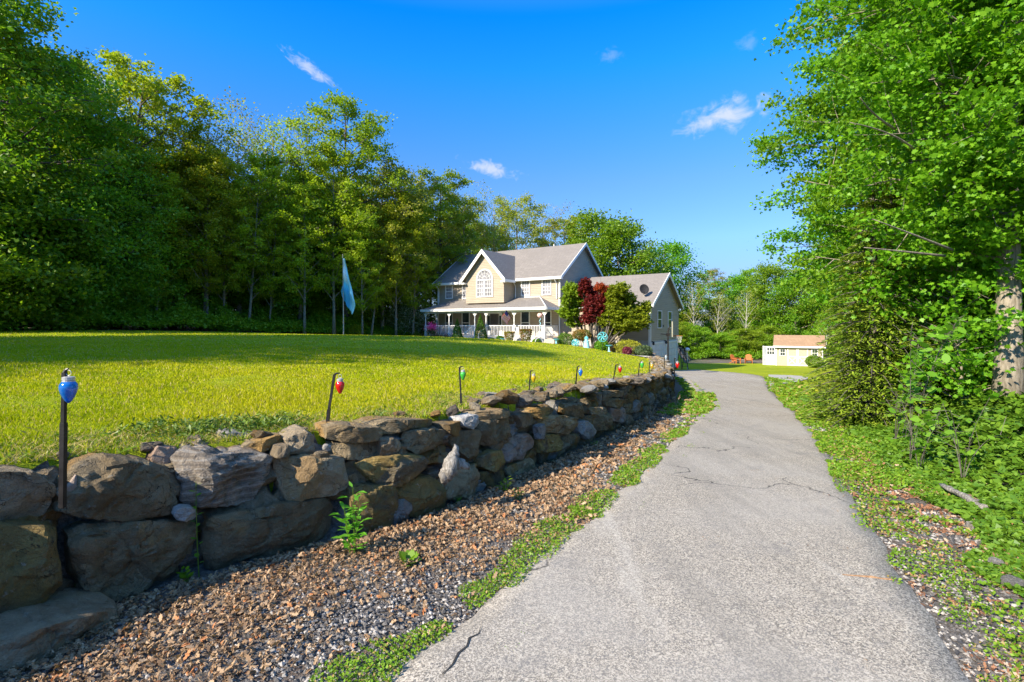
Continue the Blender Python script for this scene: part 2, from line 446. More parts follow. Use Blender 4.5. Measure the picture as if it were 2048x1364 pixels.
def ground_z(P):
    P = np.asarray(P, dtype=float).reshape(-1, 2)
    s = signed(P, WX)
    w = np.clip((-s-.26)/.14, 0, 1)
    return lower(P)*(1-w) + upper(P)*w
def gz(x, y): return float(ground_z([(x, y)])[0])
def gz_low(x, y): return float(lower(np.array([[x, y]]))[0])
def gz_up(x, y): return float(upper(np.array([[x, y]]))[0])

def inside(P, poly):
    P = np.asarray(P); r = np.zeros(len(P), dtype=bool); n = len(poly)
    for i in range(n):
        x1, y1 = poly[i]; x2, y2 = poly[(i+1) % n]
        c = ((y1 > P[:,1]) != (y2 > P[:,1])) & (P[:,0] < (x2-x1)*(P[:,1]-y1)/(y2-y1+1e-12)+x1)
        r ^= c
    return r

LAWN_UP = [(-2.9, -30), (-60, -30), (-40, 14), (-27.5, 23), (-25, 31), (-19, 41), (-12, 48), (-9.5, 50), (-8.5, 47), (2.6, 39.5), (9.2, 35.2), (10.0, 34.0)]
LAWN_UP += [p for p in reversed(WALL[:-1])]
LAWN_R = [(13, 43), (14.5, 36), (13, 26), (9, 17.5), (8.2, 15.2), (10.2, 15.2), (14, 20.5), (20, 25), (32, 27), (34, 40), (34, 52.5), (15, 52)]

def axis(parts):
    a = []
    for lo, hi, st in parts: a += list(np.arange(lo, hi-1e-6, st))
    a.append(parts[-1][1]); return np.array(a)
gx = axis([(-900, -100, 100), (-100, -40, 10), (-40, -6, .8), (-6, 8, .11), (8, 14, .3), (14, 60, 1), (60, 100, 10), (100, 900, 100)])
gy = axis([(-60, -4, 4), (-4, 1.5, .3), (1.5, 17, .11), (17, 42, .3), (42, 70, 1), (70, 120, 5), (120, 900, 60)])
GX, GY = np.meshgrid(gx, gy); P = np.stack([GX.ravel(), GY.ravel()], 1)
Z = ground_z(P)
# small relief
rel = np.array([mnoise.noise(Vector((x*.9, y*.9, 0)))*.02 + mnoise.noise(Vector((x*5, y*5, 3)))*.006 if (abs(x) < 40 and y < 60) else 0.0 for x, y in P])
nearroad = np.clip(np.minimum(np.abs(signed(P, DR)), np.abs(signed(P, DL))), 0, 1)
sR = signed(P, DR); sL = signed(P, DL)
onroad = (sR < 0.05) & (sL > -0.05) & (P[:,1] < 26)
onroad |= (P[:,0] > 8.5) & (P[:,0] < 20) & (P[:,1] > 18) & (P[:,1] < 45)
Zr = Z + np.where(onroad, 0.0, rel)
nx, ny = len(gx), len(gy)
idx = np.arange(nx*ny).reshape(ny, nx)
quads = np.stack([idx[:-1,:-1], idx[:-1,1:], idx[1:,1:], idx[1:,:-1]], -1).reshape(-1, 4)
cen = P[quads].mean(1)
lawn_mask = inside(cen, LAWN_UP) & (signed(cen, WX) < -.38) | inside(cen, LAWN_R)
V3 = np.column_stack([P, Zr])
def submesh(name, q, mat):
    u, inv = np.unique(q.ravel(), return_inverse=True)
    return np_mesh(name, V3[u], inv, np.full(len(q), 4), mat, True)

def lawn_material():
    m, nt, nodes, links = new_mat('lawn_grass')
    tc = N(nt, 'ShaderNodeTexCoord').outputs['Object']
    n1 = texnoise(nt, mapping(nt, tc, (1, 1, 1)), .35, 5, .6)
    n2 = texnoise(nt, mapping(nt, tc, (.25, 1.3, 1), (0, 0, .25)), .8, 4, .6, .6)
    n3 = texnoise(nt, tc, 22, 5, .75); n4 = texnoise(nt, mapping(nt, tc, (.35, 1, 1), (0, 0, .2)), 3.2, 6, .7)
    n5 = texnoise(nt, mapping(nt, tc, (1, 1, 1)), 130, 2, .6)
    c = mixc(nt, ramp(nt, n1, .35, .65), (.24, .31, .006), (.36, .40, .008))
    c = mixc(nt, ramp(nt, n2, .48, .68, 0, .75), c, (.36, .37, .02))
    c = mixc(nt, ramp(nt, n2, .32, .45, .5, 0), c, (.11, .20, .010))
    c = mixc(nt, ramp(nt, n4, .60, .72, 0, .6), c, (.48, .38, .11))
    c = mixc(nt, ramp(nt, n4, .30, .42, .5, 0), c, (.09, .17, .010))
    c = mixc(nt, ramp(nt, n3, .35, .65, .45, 0), c, (.08, .14, .008))
    c = mixc(nt, ramp(nt, n5, .4, .7, 0, .35), c, (.45, .46, .05))
    h = N(nt, 'ShaderNodeMath', operation='MULTIPLY_ADD'); links.new(n3, h.inputs[0]); h.inputs[1].default_value = 1; links.new(n4, h.inputs[2])
    out_princ(nt, c, .9, bump(nt, h.outputs[0], .9, .06), spec=.1)
    return m
M['lawn'] = lawn_material()
m, nt, nodes, links = new_mat('soil_and_litter')
tc = N(nt, 'ShaderNodeTexCoord').outputs['Object']
n1 = texnoise(nt, tc, 1.1, 6, .6); n2 = texnoise(nt, tc, 28, 5, .75); n3 = texnoise(nt, tc, 90, 3, .6); n4 = texnoise(nt, tc, .12, 3)
c = mixc(nt, ramp(nt, n2, .35, .65), (.10, .085, .07), (.24, .21, .18))
c = mixc(nt, ramp(nt, n1, .5, .65, 0, .6), c, (.15, .085, .05))
c = mixc(nt, ramp(nt, n3, .62, .75, 0, .6), c, (.3, .27, .24))
c = mixc(nt, ramp(nt, n3, .25, .4, .6, 0), c, (.02, .018, .016))
c = mixc(nt, ramp(nt, n4, .45, .6, 0, .6), c, (.05, .075, .02))
h = N(nt, 'ShaderNodeMath', operation='ADD'); links.new(n2, h.inputs[0]); links.new(n3, h.inputs[1])
out_princ(nt, c, .95, bump(nt, h.outputs[0], .9, .03), spec=.1); M['soil'] = m

tag(link('ground', submesh('ground', quads[~lawn_mask], M['soil'])), kind='structure')
tag(link('lawn', submesh('lawn', quads[lawn_mask], M['lawn'])), kind='structure')

# driveway ------------------------------------------------------------
def resample(poly, n):
    p = np.array(poly, dtype=float); s = np.concatenate([[0], np.cumsum(np.hypot(*np.diff(p, axis=0).T))])
    t = np.linspace(0, s[-1], n); return np.column_stack([np.interp(t, s, p[:,0]), np.interp(t, s, p[:,1])])
def smooth_poly(poly, it=2):
    p = [tuple(q) for q in poly]
    for _ in range(it):
        r = [p[0]]
        for a, b in zip(p[:-1], p[1:]):
            r += [(a[0]*.75+b[0]*.25, a[1]*.75+b[1]*.25), (a[0]*.25+b[0]*.75, a[1]*.25+b[1]*.75)]
        r.append(p[-1]); p = r
    return p
def asphalt():
    m, nt, nodes, links = new_mat('asphalt')
    tc = N(nt, 'ShaderNodeTexCoord').outputs['Object']
    vo = N(nt, 'ShaderNodeTexVoronoi'); vo.inputs['Scale'].default_value = 170; links.new(tc, vo.inputs['Vector'])
    bw = N(nt, 'ShaderNodeRGBToBW'); links.new(vo.outputs['Color'], bw.inputs[0])
    vo2 = N(nt, 'ShaderNodeTexVoronoi'); vo2.inputs['Scale'].default_value = 95; links.new(tc, vo2.inputs['Vector'])
    bw2 = N(nt, 'ShaderNodeRGBToBW'); links.new(vo2.outputs['Color'], bw2.inputs[0])
    n1 = texnoise(nt, tc, .45, 5, .6); n2 = texnoise(nt, tc, 3, 6, .65); n3 = texnoise(nt, tc, 180, 2)
    c = mixc(nt, ramp(nt, bw.outputs[0], .25, .8), (.18, .153, .118), (.52, .45, .355))
    c = mixc(nt, ramp(nt, bw2.outputs[0], .62, .85, 0, .7), c, (.62, .54, .42))
    c = mixc(nt, ramp(nt, bw2.outputs[0], .15, .38, .6, 0), c, (.10, .10, .098))
    c = mixc(nt, ramp(nt, n1, .4, .62, 0, .45), c, (.38, .345, .295))
    c = mixc(nt, ramp(nt, n2, .5, .72, 0, .38), c, (.20, .19, .175))
    c = mixc(nt, ramp(nt, n3, .3, .42, .6, 0), c, (.06, .06, .06))
    n6 = texnoise(nt, mapping(nt, tc, (1.6, .16, 1), (0, 0, .45)), 1.2, 4, .6); c = mixc(nt, ramp(nt, n6, .5, .68, 0, .35), c, (.20, .18, .15)); c = mixc(nt, ramp(nt, n6, .3, .42, .35, 0), c, (.54, .49, .41))
    n7 = texnoise(nt, tc, 1.1, 6, .75); c = mixc(nt, ramp(nt, n7, .63, .70, 0, .5), c, (.13, .12, .105))
    # cracks
    dn = N(nt, 'ShaderNodeTexNoise'); dn.inputs['Scale'].default_value = 1.4; dn.inputs['Detail'].default_value = 7; links.new(tc, dn.inputs['Vector'])
    av = N(nt, 'ShaderNodeVectorMath', operation='ADD'); links.new(tc, av.inputs[0]); links.new(dn.outputs['Color'], av.inputs[1])
    ve = N(nt, 'ShaderNodeTexVoronoi'); ve.feature = 'DISTANCE_TO_EDGE'; ve.inputs['Scale'].default_value = .42; links.new(av.outputs[0], ve.inputs['Vector'])
    ck = ramp(nt, ve.outputs['Distance'], .0, .006, 1, 0)
    mk = N(nt, 'ShaderNodeMath', operation='MULTIPLY'); links.new(ck, mk.inputs[0]); links.new(ramp(nt, texnoise(nt, tc, .5, 2), .46, .58), mk.inputs[1])
    c = mixc(nt, mk.outputs[0], c, (.045, .042, .038))
    h = N(nt, 'ShaderNodeMath', operation='SUBTRACT'); links.new(bw.outputs[0], h.inputs[0]); links.new(mk.outputs[0], h.inputs[1])
    out_princ(nt, c, .92, bump(nt, h.outputs[0], .7, .006), spec=.15)
    return m
M['asphalt'] = asphalt()
rr = rs(3)
def wobble(p, amp, sd):
    q = p.copy()
    for i in range(len(q)):
        t = i*.31
        q[i,0] += amp*mnoise.noise(Vector((q[i,0]*1.3, q[i,1]*1.3, sd))) + amp*.5*mnoise.noise(Vector((q[i,0]*9, q[i,1]*9, sd)))
    return q
L = wobble(resample(smooth_poly(DL + [(9.2, 26.5), (10.35, 33), (10.65, 38.3)]), 260), .10, 1.0)
Rr = wobble(resample(smooth_poly(DR + [pg(1537, 757), (16.6, 34.3), (15.4, 41.6)]), 260), .10, 5.0)
K = 14
rows = []
for i in range(260):
    for k in range(K+1):
        t = 0 if k == 0 else (1 if k == K else (.008 if k == 1 else (.992 if k == K-1 else (k-1)/(K-2)))); x = L[i,0]*(1-t)+Rr[i,0]*t; y = L[i,1]*(1-t)+Rr[i,1]*t
        rows.append((x, y))
rows = np.array(rows); rz = lower(rows)
edge = np.array([min(k, K-k) for _ in range(260) for k in range(K+1)])
crown = np.where(edge == 0, -0.03, np.where(edge == 1, .018, .024))
i2 = np.arange(260*(K+1)).reshape(260, K+1)
dq = np.stack([i2[:-1,:-1], i2[:-1,1:], i2[1:,1:], i2[1:,:-1]], -1).reshape(-1, 4)
tag(link('driveway', np_mesh('driveway', np.column_stack([rows, rz+crown]), dq, np.full(len(dq), 4), M['asphalt'], True)), kind='structure')
# widening branch to the right of the driveway, below the back lawn
br = [pg(1538, 783), pg(1550, 770), pg(1590, 766), pg(1622, 757), pg(1600, 752), pg(1537, 750)]
mb = MB(); pts = [(x, y, gz_low(x, y)+.035) for x, y in smooth_poly(br, 1)]
mb.add(pts, [tuple(range(len(pts)))])
M['asphalt_pale'] = plain('old_paving', (.36, .34, .31), .9, var=.18, scale=8)
tag(mb.build('side_drive', M['asphalt_pale']), kind='structure')

# ------------------------------------------------------------------ scatter helpers
SH = {
 'diamond': np.array([(0,-.5),(.32,0),(0,.5),(-.32,0)]),
 'lance': np.array([(0,-.5),(.14,-.12),(.10,.2),(0,.5),(-.10,.2),(-.14,-.12)]),
 'oval': np.array([(0,-.5),(.26,-.25),(.33,.08),(.16,.36),(0,.5),(-.16,.36),(-.33,.08),(-.26,-.25)]),
 'maple': np.array([(0,-.5),(.10,-.28),(.36,-.34),(.30,-.10),(.52,.12),(.26,.12),(.20,.28),(0,.55),(-.20,.28),(-.26,.12),(-.52,.12),(-.30,-.10),(-.36,-.34),(-.10,-.28)]),
 'oak': np.array([(0,-.5),(.06,-.3),(.2,-.28),(.12,-.08),(.3,.05),(.14,.16),(.2,.34),(0,.5),(-.16,.3),(-.1,.14),(-.27,.0),(-.12,-.12),(-.17,-.32),(-.05,-.32)]),
 'blade': np.array([(-.5,0),(.5,0),(0,1)]),
}
def leaves_np(C, size, shape, rng, nrm=None, up=1.0, curl=0.25, az=None):
    """one flat-ish polygon per centre"""
    n = len(C); T = SH[shape]; k = len(T)
    if nrm is None:
        nrm = rng.normal(size=(n, 3)); nrm[:,2] = np.abs(nrm[:,2]) + up
    nrm = nrm/np.linalg.norm(nrm, axis=1, keepdims=True)
    a = rng.normal(size=(n, 3)) if az is None else az
    u = a - nrm*(a*nrm).sum(1, keepdims=True); u /= np.linalg.norm(u, axis=1, keepdims=True)+1e-9
    w = np.cross(nrm, u)
    s = np.asarray(size)*(rng.uniform(.65, 1.25, n)) if np.ndim(size) == 0 else np.asarray(size)
    tx = T[:,0][None,:,None]; ty = T[:,1][None,:,None]
    cz = (-(tx**2)*1.2 - (ty**2)*.8)*curl*rng.uniform(-.3, 1.4, n)[:,None,None]
    V = C[:,None,:] + s[:,None,None]*(w[:,None,:]*tx + u[:,None,:]*ty + nrm[:,None,:]*cz)
    return V.reshape(-1, 3), np.arange(n*k), np.full(n, k)

def leaf_obj(name, C, size, shape, mat, rng, parent=None, **kw):
    v, l, c = leaves_np(np.asarray(C, dtype=float), size, shape, rng, **kw)
    return link(name, np_mesh(name, v, l, c, mat), parent)
def leaf_mesh(name, C, size, shape, mat, rng, **kw):
    v, l, c = leaves_np(np.asarray(C, dtype=float), size, shape, rng, **kw)
    return np_mesh(name, v, l, c, mat)

# ------------------------------------------------------------------ trees
def bez(a, b, c, n):
    t = np.linspace(0, 1, n)[:,None]; return a*(1-t)**2 + b*2*t*(1-t) + c*t*t

def tree_meshes(name, seed, H, R, cb=.35, limbs=26, subs=5, per=50, leaf=.22, shape='diamond', clump=.55, lmat='lf_green',
                bmat='bark_grey', lean=(0, 0), tr=.22, prof='round', rise=.35, wob=.35, flat=.55, thin=1.0, droop=0.0, sidebias=None, limbr=.42, lup=.25):
    rng = rs(seed); mb = MB()
    k = 9; ts = np.linspace(0, 1, k)
    tp = np.zeros((k, 3)); tp[:,2] = ts*H*.93
    tp[:,0] = lean[0]*H*ts**1.5 + np.cumsum(rng.normal(0, wob*.12, k))*ts; tp[:,1] = lean[1]*H*ts**1.5 + np.cumsum(rng.normal(0, wob*.12, k))*ts
    rad = tr*(1-ts*.88)**.9; rad[0] *= 1.35
    mb.tube(tp, rad, 9)
    def trunk_at(h): return np.array([np.interp(h, tp[:,2], tp[:,j]) for j in range(3)])
    cl = []
    for i in range(limbs):
        f = cb + (1-cb)*((i+.3)/limbs)**.9*.93
        h = f*H; q = (f-cb)/(1-cb)
        if prof == 'round': Lr = R*(.35+.75*math.sin(PI*min(1, (q*.92+.12))))
        elif prof == 'cone': Lr = R*(1.05-q)*1.0
        elif prof == 'vase': Lr = R*(.35+.75*q**.7)*(1 if q < .85 else .75)
        else: Lr = R*(.8 - .3*q)
        Lr *= rng.uniform(.7, 1.15)
        az = i*2.39996 + rng.normal(0, .35)
        if sidebias is not None and rng.rand() < .5: az = sidebias + rng.normal(0, .6)
        s = trunk_at(max(h - Lr*rise*.6, H*cb*.7)); d = np.array([math.cos(az), math.sin(az), 0])
        e = trunk_at(h) + d*Lr + np.array([0, 0, Lr*rise*.35*(1-droop*2)])
        mid = (s+e)/2 + np.array([0, 0, Lr*.12*(1 if droop == 0 else 1.5)]) + rng.normal(0, .12*Lr, 3)*.6
        c = bez(s, mid, e, 7)
        r0 = max(.012, tr*limbr*(1-q*.7))
        mb.tube(c, np.linspace(r0, r0*.18, 7), 5, False)
        for j in range(subs):
            t = .3+.7*(j+rng.rand()*.6)/subs; t = min(t, 1)
            b = np.array([np.interp(t, np.linspace(0, 1, 7), c[:,m2]) for m2 in range(3)])
            dv = d*rng.uniform(.2, 1) + rng.normal(0, .75, 3); dv[2] = dv[2]*.6+.25-droop*.9
            dv /= np.linalg.norm(dv); sl = Lr*rng.uniform(.18, .42)
            e2 = b + dv*sl; mb.tube(bez(b, (b+e2)/2+rng.normal(0, .06*sl, 3), e2, 4), np.linspace(r0*.35, r0*.08, 4), 4, False)
            cl.append(e2); cl.append(b*.4+e2*.6+rng.normal(0, .1, 3))
    cl.append(trunk_at(H*.93)); cl.append(trunk_at(H*.93)+np.array([0, 0, .3]))
    cl = np.array(cl)
    if thin < 1: cl = cl[rng.rand(len(cl)) < thin]
    C = np.repeat(cl, per, 0); g = rng.normal(size=C.shape); g[:,2] *= flat
    C = C + g*clump*rng.uniform(.5, 1.1, len(C))[:,None]
    me_t = bpy.data.meshes.new(name+'_trunk'); me_t.from_pydata(mb.v, [], mb.f); me_t.materials.append(M[bmat])
    me_t.polygons.foreach_set('use_smooth', [True]*len(me_t.polygons)); me_t.update()
    me_c = leaf_mesh(name+'_crown', C, leaf, shape, M[lmat], rng, up=lup)
    return me_t, me_c

def place_tree(name, meshes, x, y, s=1.0, rz=0.0, label='', group=None, z=None, cat='tree', sz=None, mat=None):
    z = gz(x, y)-.1 if z is None else z
    r = empty(name, (x, y, z), rz, label, cat, group)
    r.scale = (s, s, sz or s)
    link('trunk', meshes[0], r)
    c = link('crown', meshes[1], r)
    return r
# ------------------------------------------------------------------ stone wall
def wall_hit(px):
    tx = (px-CX)/F; best = None
    for (ax, ay), (bx, by) in zip(WALL[:-1], WALL[1:]):
        # point a+t*e with x = tx*y
        ex, ey = bx-ax, by-ay; den = ex - tx*ey
        if abs(den) < 1e-9: continue
        t = (tx*ay-ax)/den
        if -1e-6 <= t <= 1+1e-6:
            d = ay+t*ey
            if d > 0 and (best is None or d < best[0]): best = (d, ex, ey)
    if best is None:
        (ax, ay), (bx, by) = WALL[0], WALL[1]; best = (ay, bx-ax, by-ay)
    return best

def boulder_mesh(name, outline, depth, seed, mat, nu=56, nv=17, rough=.045, p=13.0, cuts=5, strata=0.0, flat_top=False):
    """outline: polygon (x,z) metres round its centre, in the wall-face plane; depth along y."""
    rng = rs(seed)
    o = np.array(outline); ang = np.arctan2(o[:,1], o[:,0]); 
    def radius(th):
        d = np.array([math.cos(th), math.sin(th)]); best = 1e9
        for i in range(len(o)):
            a = o[i]; b = o[(i+1) % len(o)]; e = b-a
            den = d[0]*e[1]-d[1]*e[0]
            if abs(den) < 1e-12: continue
            t = (a[0]*e[1]-a[1]*e[0])/den; u = (a[0]*d[1]-a[1]*d[0])/den
            if t > 0 and -1e-6 <= u <= 1+1e-6 and t < best: best = t
        return best if best < 1e8 else .1
    ths = np.linspace(0, 2*PI, nu, endpoint=False); rad = np.array([radius(t) for t in ths])
    size = math.sqrt(rad.mean()**2)
    verts = []
    ws = np.sin(np.linspace(-PI/2, PI/2, nv)); 
    ws = np.sign(ws)*np.abs(ws)**.75
    for w in ws:
        k = max(0.0, 1-abs(w)**p)**(1/p)
        for i, t in enumerate(ths):
            verts.append((rad[i]*k*math.cos(t), w*depth/2, rad[i]*k*math.sin(t)))
    # rings near the flat front/back faces: add inner rings so faces are tessellated
    V = []; nring = 0
    front = [.08, .2, .32, .44, .56, .68, .79, .89, .96] if nu > 30 else [.2, .5, .8]
    seq = []
    for f in front: seq.append((-1, f))
    for w in ws[1:-1]: seq.append((w, None))
    for f in reversed(front): seq.append((1, f))
    for w, f in seq:
        for i, t in enumerate(ths):
            if f is None:
                k = max(0.0, 1-abs(w)**p)**(1/p); V.append([rad[i]*k*math.cos(t), w*depth/2, rad[i]*k*math.sin(t)])
            else:
                k0 = max(0.0, 1-abs(ws[1])**p)**(1/p)
                yy = w*depth/2*(1-.06*(f**3))
                V.append([rad[i]*k0*f*math.cos(t), yy, rad[i]*k0*f*math.sin(t)])
    V = np.array(V)
    # angular facets on the visible side
    for c in range(cuts+6):
        n = np.array([rng.normal(0, .75), -1, rng.normal(0.1, .75)]); n /= np.linalg.norm(n)
        h = (V@n).max()*rng.uniform(.84, .985)
        ex = np.maximum(0, V@n-h); V -= ex[:,None]*n[None,:]
    for c in range(4):
        n = np.array([rng.normal(0, .38), -1, rng.normal(.05, .35)]); n /= np.linalg.norm(n)
        lo_ = (V@n).max(); h = lo_*rng.uniform(.70, .90)
        ex = np.maximum(0, V@n-h); V -= ex[:,None]*n[None,:]
    for c in range(cuts):
        n = rng.normal(size=3); n[1] *= .4; n /= np.linalg.norm(n); h = (V@n).max()*rng.uniform(.86, .98)
        ex = np.maximum(0, V@n-h); V -= ex[:,None]*n[None,:]
    so = seed*7.13
    A = min(1.0, size/.35)
    out = []
    for q in V:
        v = Vector(q)
        n1 = mnoise.noise(v*2.6+Vector((so, 0, 0))); n2 = mnoise.noise(v*7+Vector((0, so, 0)))
        n3 = mnoise.noise(v*19+Vector((0, 0, so)))
        rd = abs(mnoise.noise(v*4.5+Vector((so, so, 0))))
        am = rough*A*(n1*.5+n2*.45+n3*.35) - rough*A*.8*max(0, .12-rd)*6
        pt = mnoise.voronoi(v*(3.6 if A > .6 else 5.5)+Vector((so, so*.7, 0)))[1][0]; hs_ = mnoise.cell_vector(pt*17.3)
        am += (Vector(v*(3.6 if A > .6 else 5.5)+Vector((so, so*.7, 0)))-pt).dot(hs_-Vector((.5, .5, .5)))*.06*A
        st = math.floor((mnoise.noise(v*3.3+Vector((so, 2, so)))+n2*.35+1)*4)/4-1
        am += rough*A*.9*st
        if strata: am += strata*math.sin(q[2]*60+n1*9+q[0]*5)*.25+strata*2.2*mnoise.noise(Vector((q[0]*4, so, q[2]*24)))
        L_ = max(1e-4, math.sqrt(q[0]**2+q[1]**2+q[2]**2))
        d = Vector((q[0]*.6, q[1]*1.0, q[2]*.6)); d = d/max(1e-4, d.length)
        out.append((v+d*am))
    c0 = len(out); out.append(Vector((0, -depth/2, 0))*.97 if True else 0); out.append(Vector((0, depth/2, 0)))
    # centre height follow cut
    ring0 = out[:nu]; out[c0] = sum(ring0, Vector())/nu
    ringl = out[(len(seq)-1)*nu:len(seq)*nu]; out[c0+1] = sum(ringl, Vector())/nu
    F_ = []
    for j in range(len(seq)-1):
        for i in range(nu):
            a = j*nu+i; b = j*nu+(i+1) % nu
            F_.append((a, b, b+nu, a+nu))
    for i in range(nu):
        F_.append((c0, (i+1) % nu, i)); a = (len(seq)-1)*nu
        F_.append((c0+1, a+i, a+(i+1) % nu))
    me = bpy.data.meshes.new(name); me.from_pydata([tuple(v) for v in out], [], F_); me.materials.append(M[mat])
    me.update()
    me.polygons.foreach_set('use_smooth', [True]*len(me.polygons))
    try: me.set_sharp_from_angle(angle=R(14))
    except Exception: pass
    return me

wall = empty('stone_wall', (-1.0, 4.6, 0), 0, 'long dry stacked retaining wall of brown fieldstone boulders between lawn and driveway', 'stone wall')
WB = Vector(wall.location)
nb = [0]
def rock_from_px(pts, depth=.5, mat='rock_brown', back=0.0, label=None, name='boulder', parent='wall', **kw):
    """pts: outline in photo pixels; set on the wall face with its own depth and true size"""
    pts = np.array(pts, dtype=float); c = pts.mean(0)
    px, Y = c
    d, ex, ey = wall_hit(px)
    L_ = math.hypot(ex, ey); ex, ey = ex/L_, ey/L_
    base = at(px, d, Y); hgt = base.z - gz_low(base.x, base.y)
    bk = .13*max(0, hgt) + back
    # move the face back along the wall normal (pointing to the lawn)
    nrm = Vector((-ey, ex, 0))
    # solve d' so the point lies on the shifted face
    tx = (px-CX)/F; p0 = Vector((tx*d, d, 0)) ; den = Vector((tx, 1, 0)).dot(nrm)
    dd = d + bk/max(.15, den) if den > .05 else d+bk
    cc = at(px, dd, Y)
    out = []
    for x, y in pts:
        # intersect the pixel ray with the face plane through cc
        r = Vector(((x-CX)/F, 1, 0)); k = r.dot(nrm)
        t = cc.dot(nrm)/k if abs(k) > .05 else dd
        t = min(max(t, dd*.7), dd*1.4)
        w = at(x, t, y); out.append(((w-cc).dot(Vector((ex, ey, 0)))*1.04, (w.z-cc.z)*1.05))
    nb[0] += 1
    me = boulder_mesh(name, out, depth, nb[0]*3+11, mat, **kw)
    o = bpy.data.objects.new(name, me); COL.objects.link(o)
    ctr = cc + nrm*(depth/2-.02)
    if parent == 'wall': o.parent = wall; o.location = ctr-WB
    else: o.location = ctr
    o.rotation_euler = (0, 0, math.atan2(ey, ex))
    if label: o['label'] = label
    return o

def A_(l): return [(x/2.054, 700+y/2.054) for x, y in l]
def B_(l): return [(640+x/2.695, 700+y/2.695) for x, y in l]
def C_(l): return [(860+x/3.938, 700+y/3.938) for x, y in l]
def ell(cx, cy, a, b, n=9, ph=.2): return [(cx+a*math.cos(ph+2*PI*i/n), cy+b*math.sin(ph+2*PI*i/n)) for i in range(n)]

rock_from_px(A_([(-90,520),(0,512),(80,498),(150,512),(225,560),(245,640),(200,735),(60,740),(-90,715)]), .6, 'rock_grey', 0, cuts=7)
rock_from_px(A_([(262,640),(285,570),(370,490),(460,462),(640,475),(770,492),(778,560),(740,660),(680,712),(540,712),(400,706),(270,672)]), .65, 'rock_brown', -.03, cuts=8, rough=.045)
rock_from_px(A_([(745,470),(820,425),(1080,422),(1137,445),(1132,530),(1085,612),(1000,650),(860,657),(765,640),(775,560)]), .55, 'rock_layer', 0, strata=.003, cuts=6, label='dark boulder with pale layered bands')
rock_from_px(A_([(1143,458),(1280,448),(1424,450),(1436,570),(1400,602),(1200,632),(1178,610),(1150,540)]), .5, 'rock_grey', -.02, cuts=2, rough=.015, p=9, label='squared grey block with flat face')
rock_from_px(A_([(-90,745),(150,738),(270,746),(286,830),(265,920),(285,985),(170,1078),(60,1132),(-90,1150)]), .55, 'rock_ochre', -.06, cuts=4, rough=.03, p=7)
rock_from_px(A_([(290,800),(300,745),(420,722),(620,712),(835,722),(820,850),(765,940),(700,960),(650,1033),(400,1037),(330,900)]), .5, 'rock_brown', .04, cuts=8, rough=.05)
rock_from_px(A_([(828,725),(900,680),(1180,635),(1392,612),(1400,720),(1335,795),(1180,852),(1050,897),(920,942),(855,915)]), .5, 'rock_brown', 0, cuts=5, rough=.035, p=7)
rock_from_px(A_([(-90,1262),(60,1222),(200,1168),(420,1120),(590,1105),(550,1165),(440,1240),(200,1365),(-90,1450)]), .7, 'rock_grey', -.42, cuts=5, rough=.05)
rock_from_px(A_([(850,1060),(930,975),(1100,905),(1232,862),(1215,905),(1130,955),(1000,1010)]), .5, 'rock_ochre', -.03, cuts=3)
rock_from_px(A_(ell(773,680,52,34)), .2, 'rock_pale', -.02, cuts=1, p=2.2, rough=.02)
rock_from_px(A_(ell(868,992,50,36)), .2, 'rock_pale', -.12, cuts=1, p=2.2, rough=.02)
rock_from_px(A_([(740,412),(830,372),(848,392),(765,428)]), .2, 'rock_grey', .30)
rock_from_px(A_([(618,462),(650,398),(745,410),(732,474)]), .22, 'rock_pink', .2)
rock_from_px(A_([(905,382),(930,340),(1060,345),(1092,368),(1010,410)]), .3, 'rock_pale', .38)
rock_from_px(A_([(1005,412),(1030,385),(1165,350),(1175,388),(1070,425)]), .25, 'rock_brown', .15, p=7)
rock_from_px(A_([(1136,445),(1150,400),(1190,388),(1198,448)]), .2, 'rock_grey', .02)
rock_from_px(A_([(1178,372),(1260,333),(1312,362),(1302,440),(1190,434)]), .4, 'rock_grey', .05)
rock_from_px(A_(ell(1345,402,18,16)), .08, 'rock_pale', -.02, p=2.2)
rock_from_px(A_(ell(1330,432,34,14)), .12, 'rock_grey', 0, p=2.4)
rock_from_px(A_(ell(265,590,28,22)), .12, 'rock_grey', .04, p=3)
rock_from_px(A_([(270,570),(318,515),(325,545),(290,600)]), .12, 'rock_pink', .05)
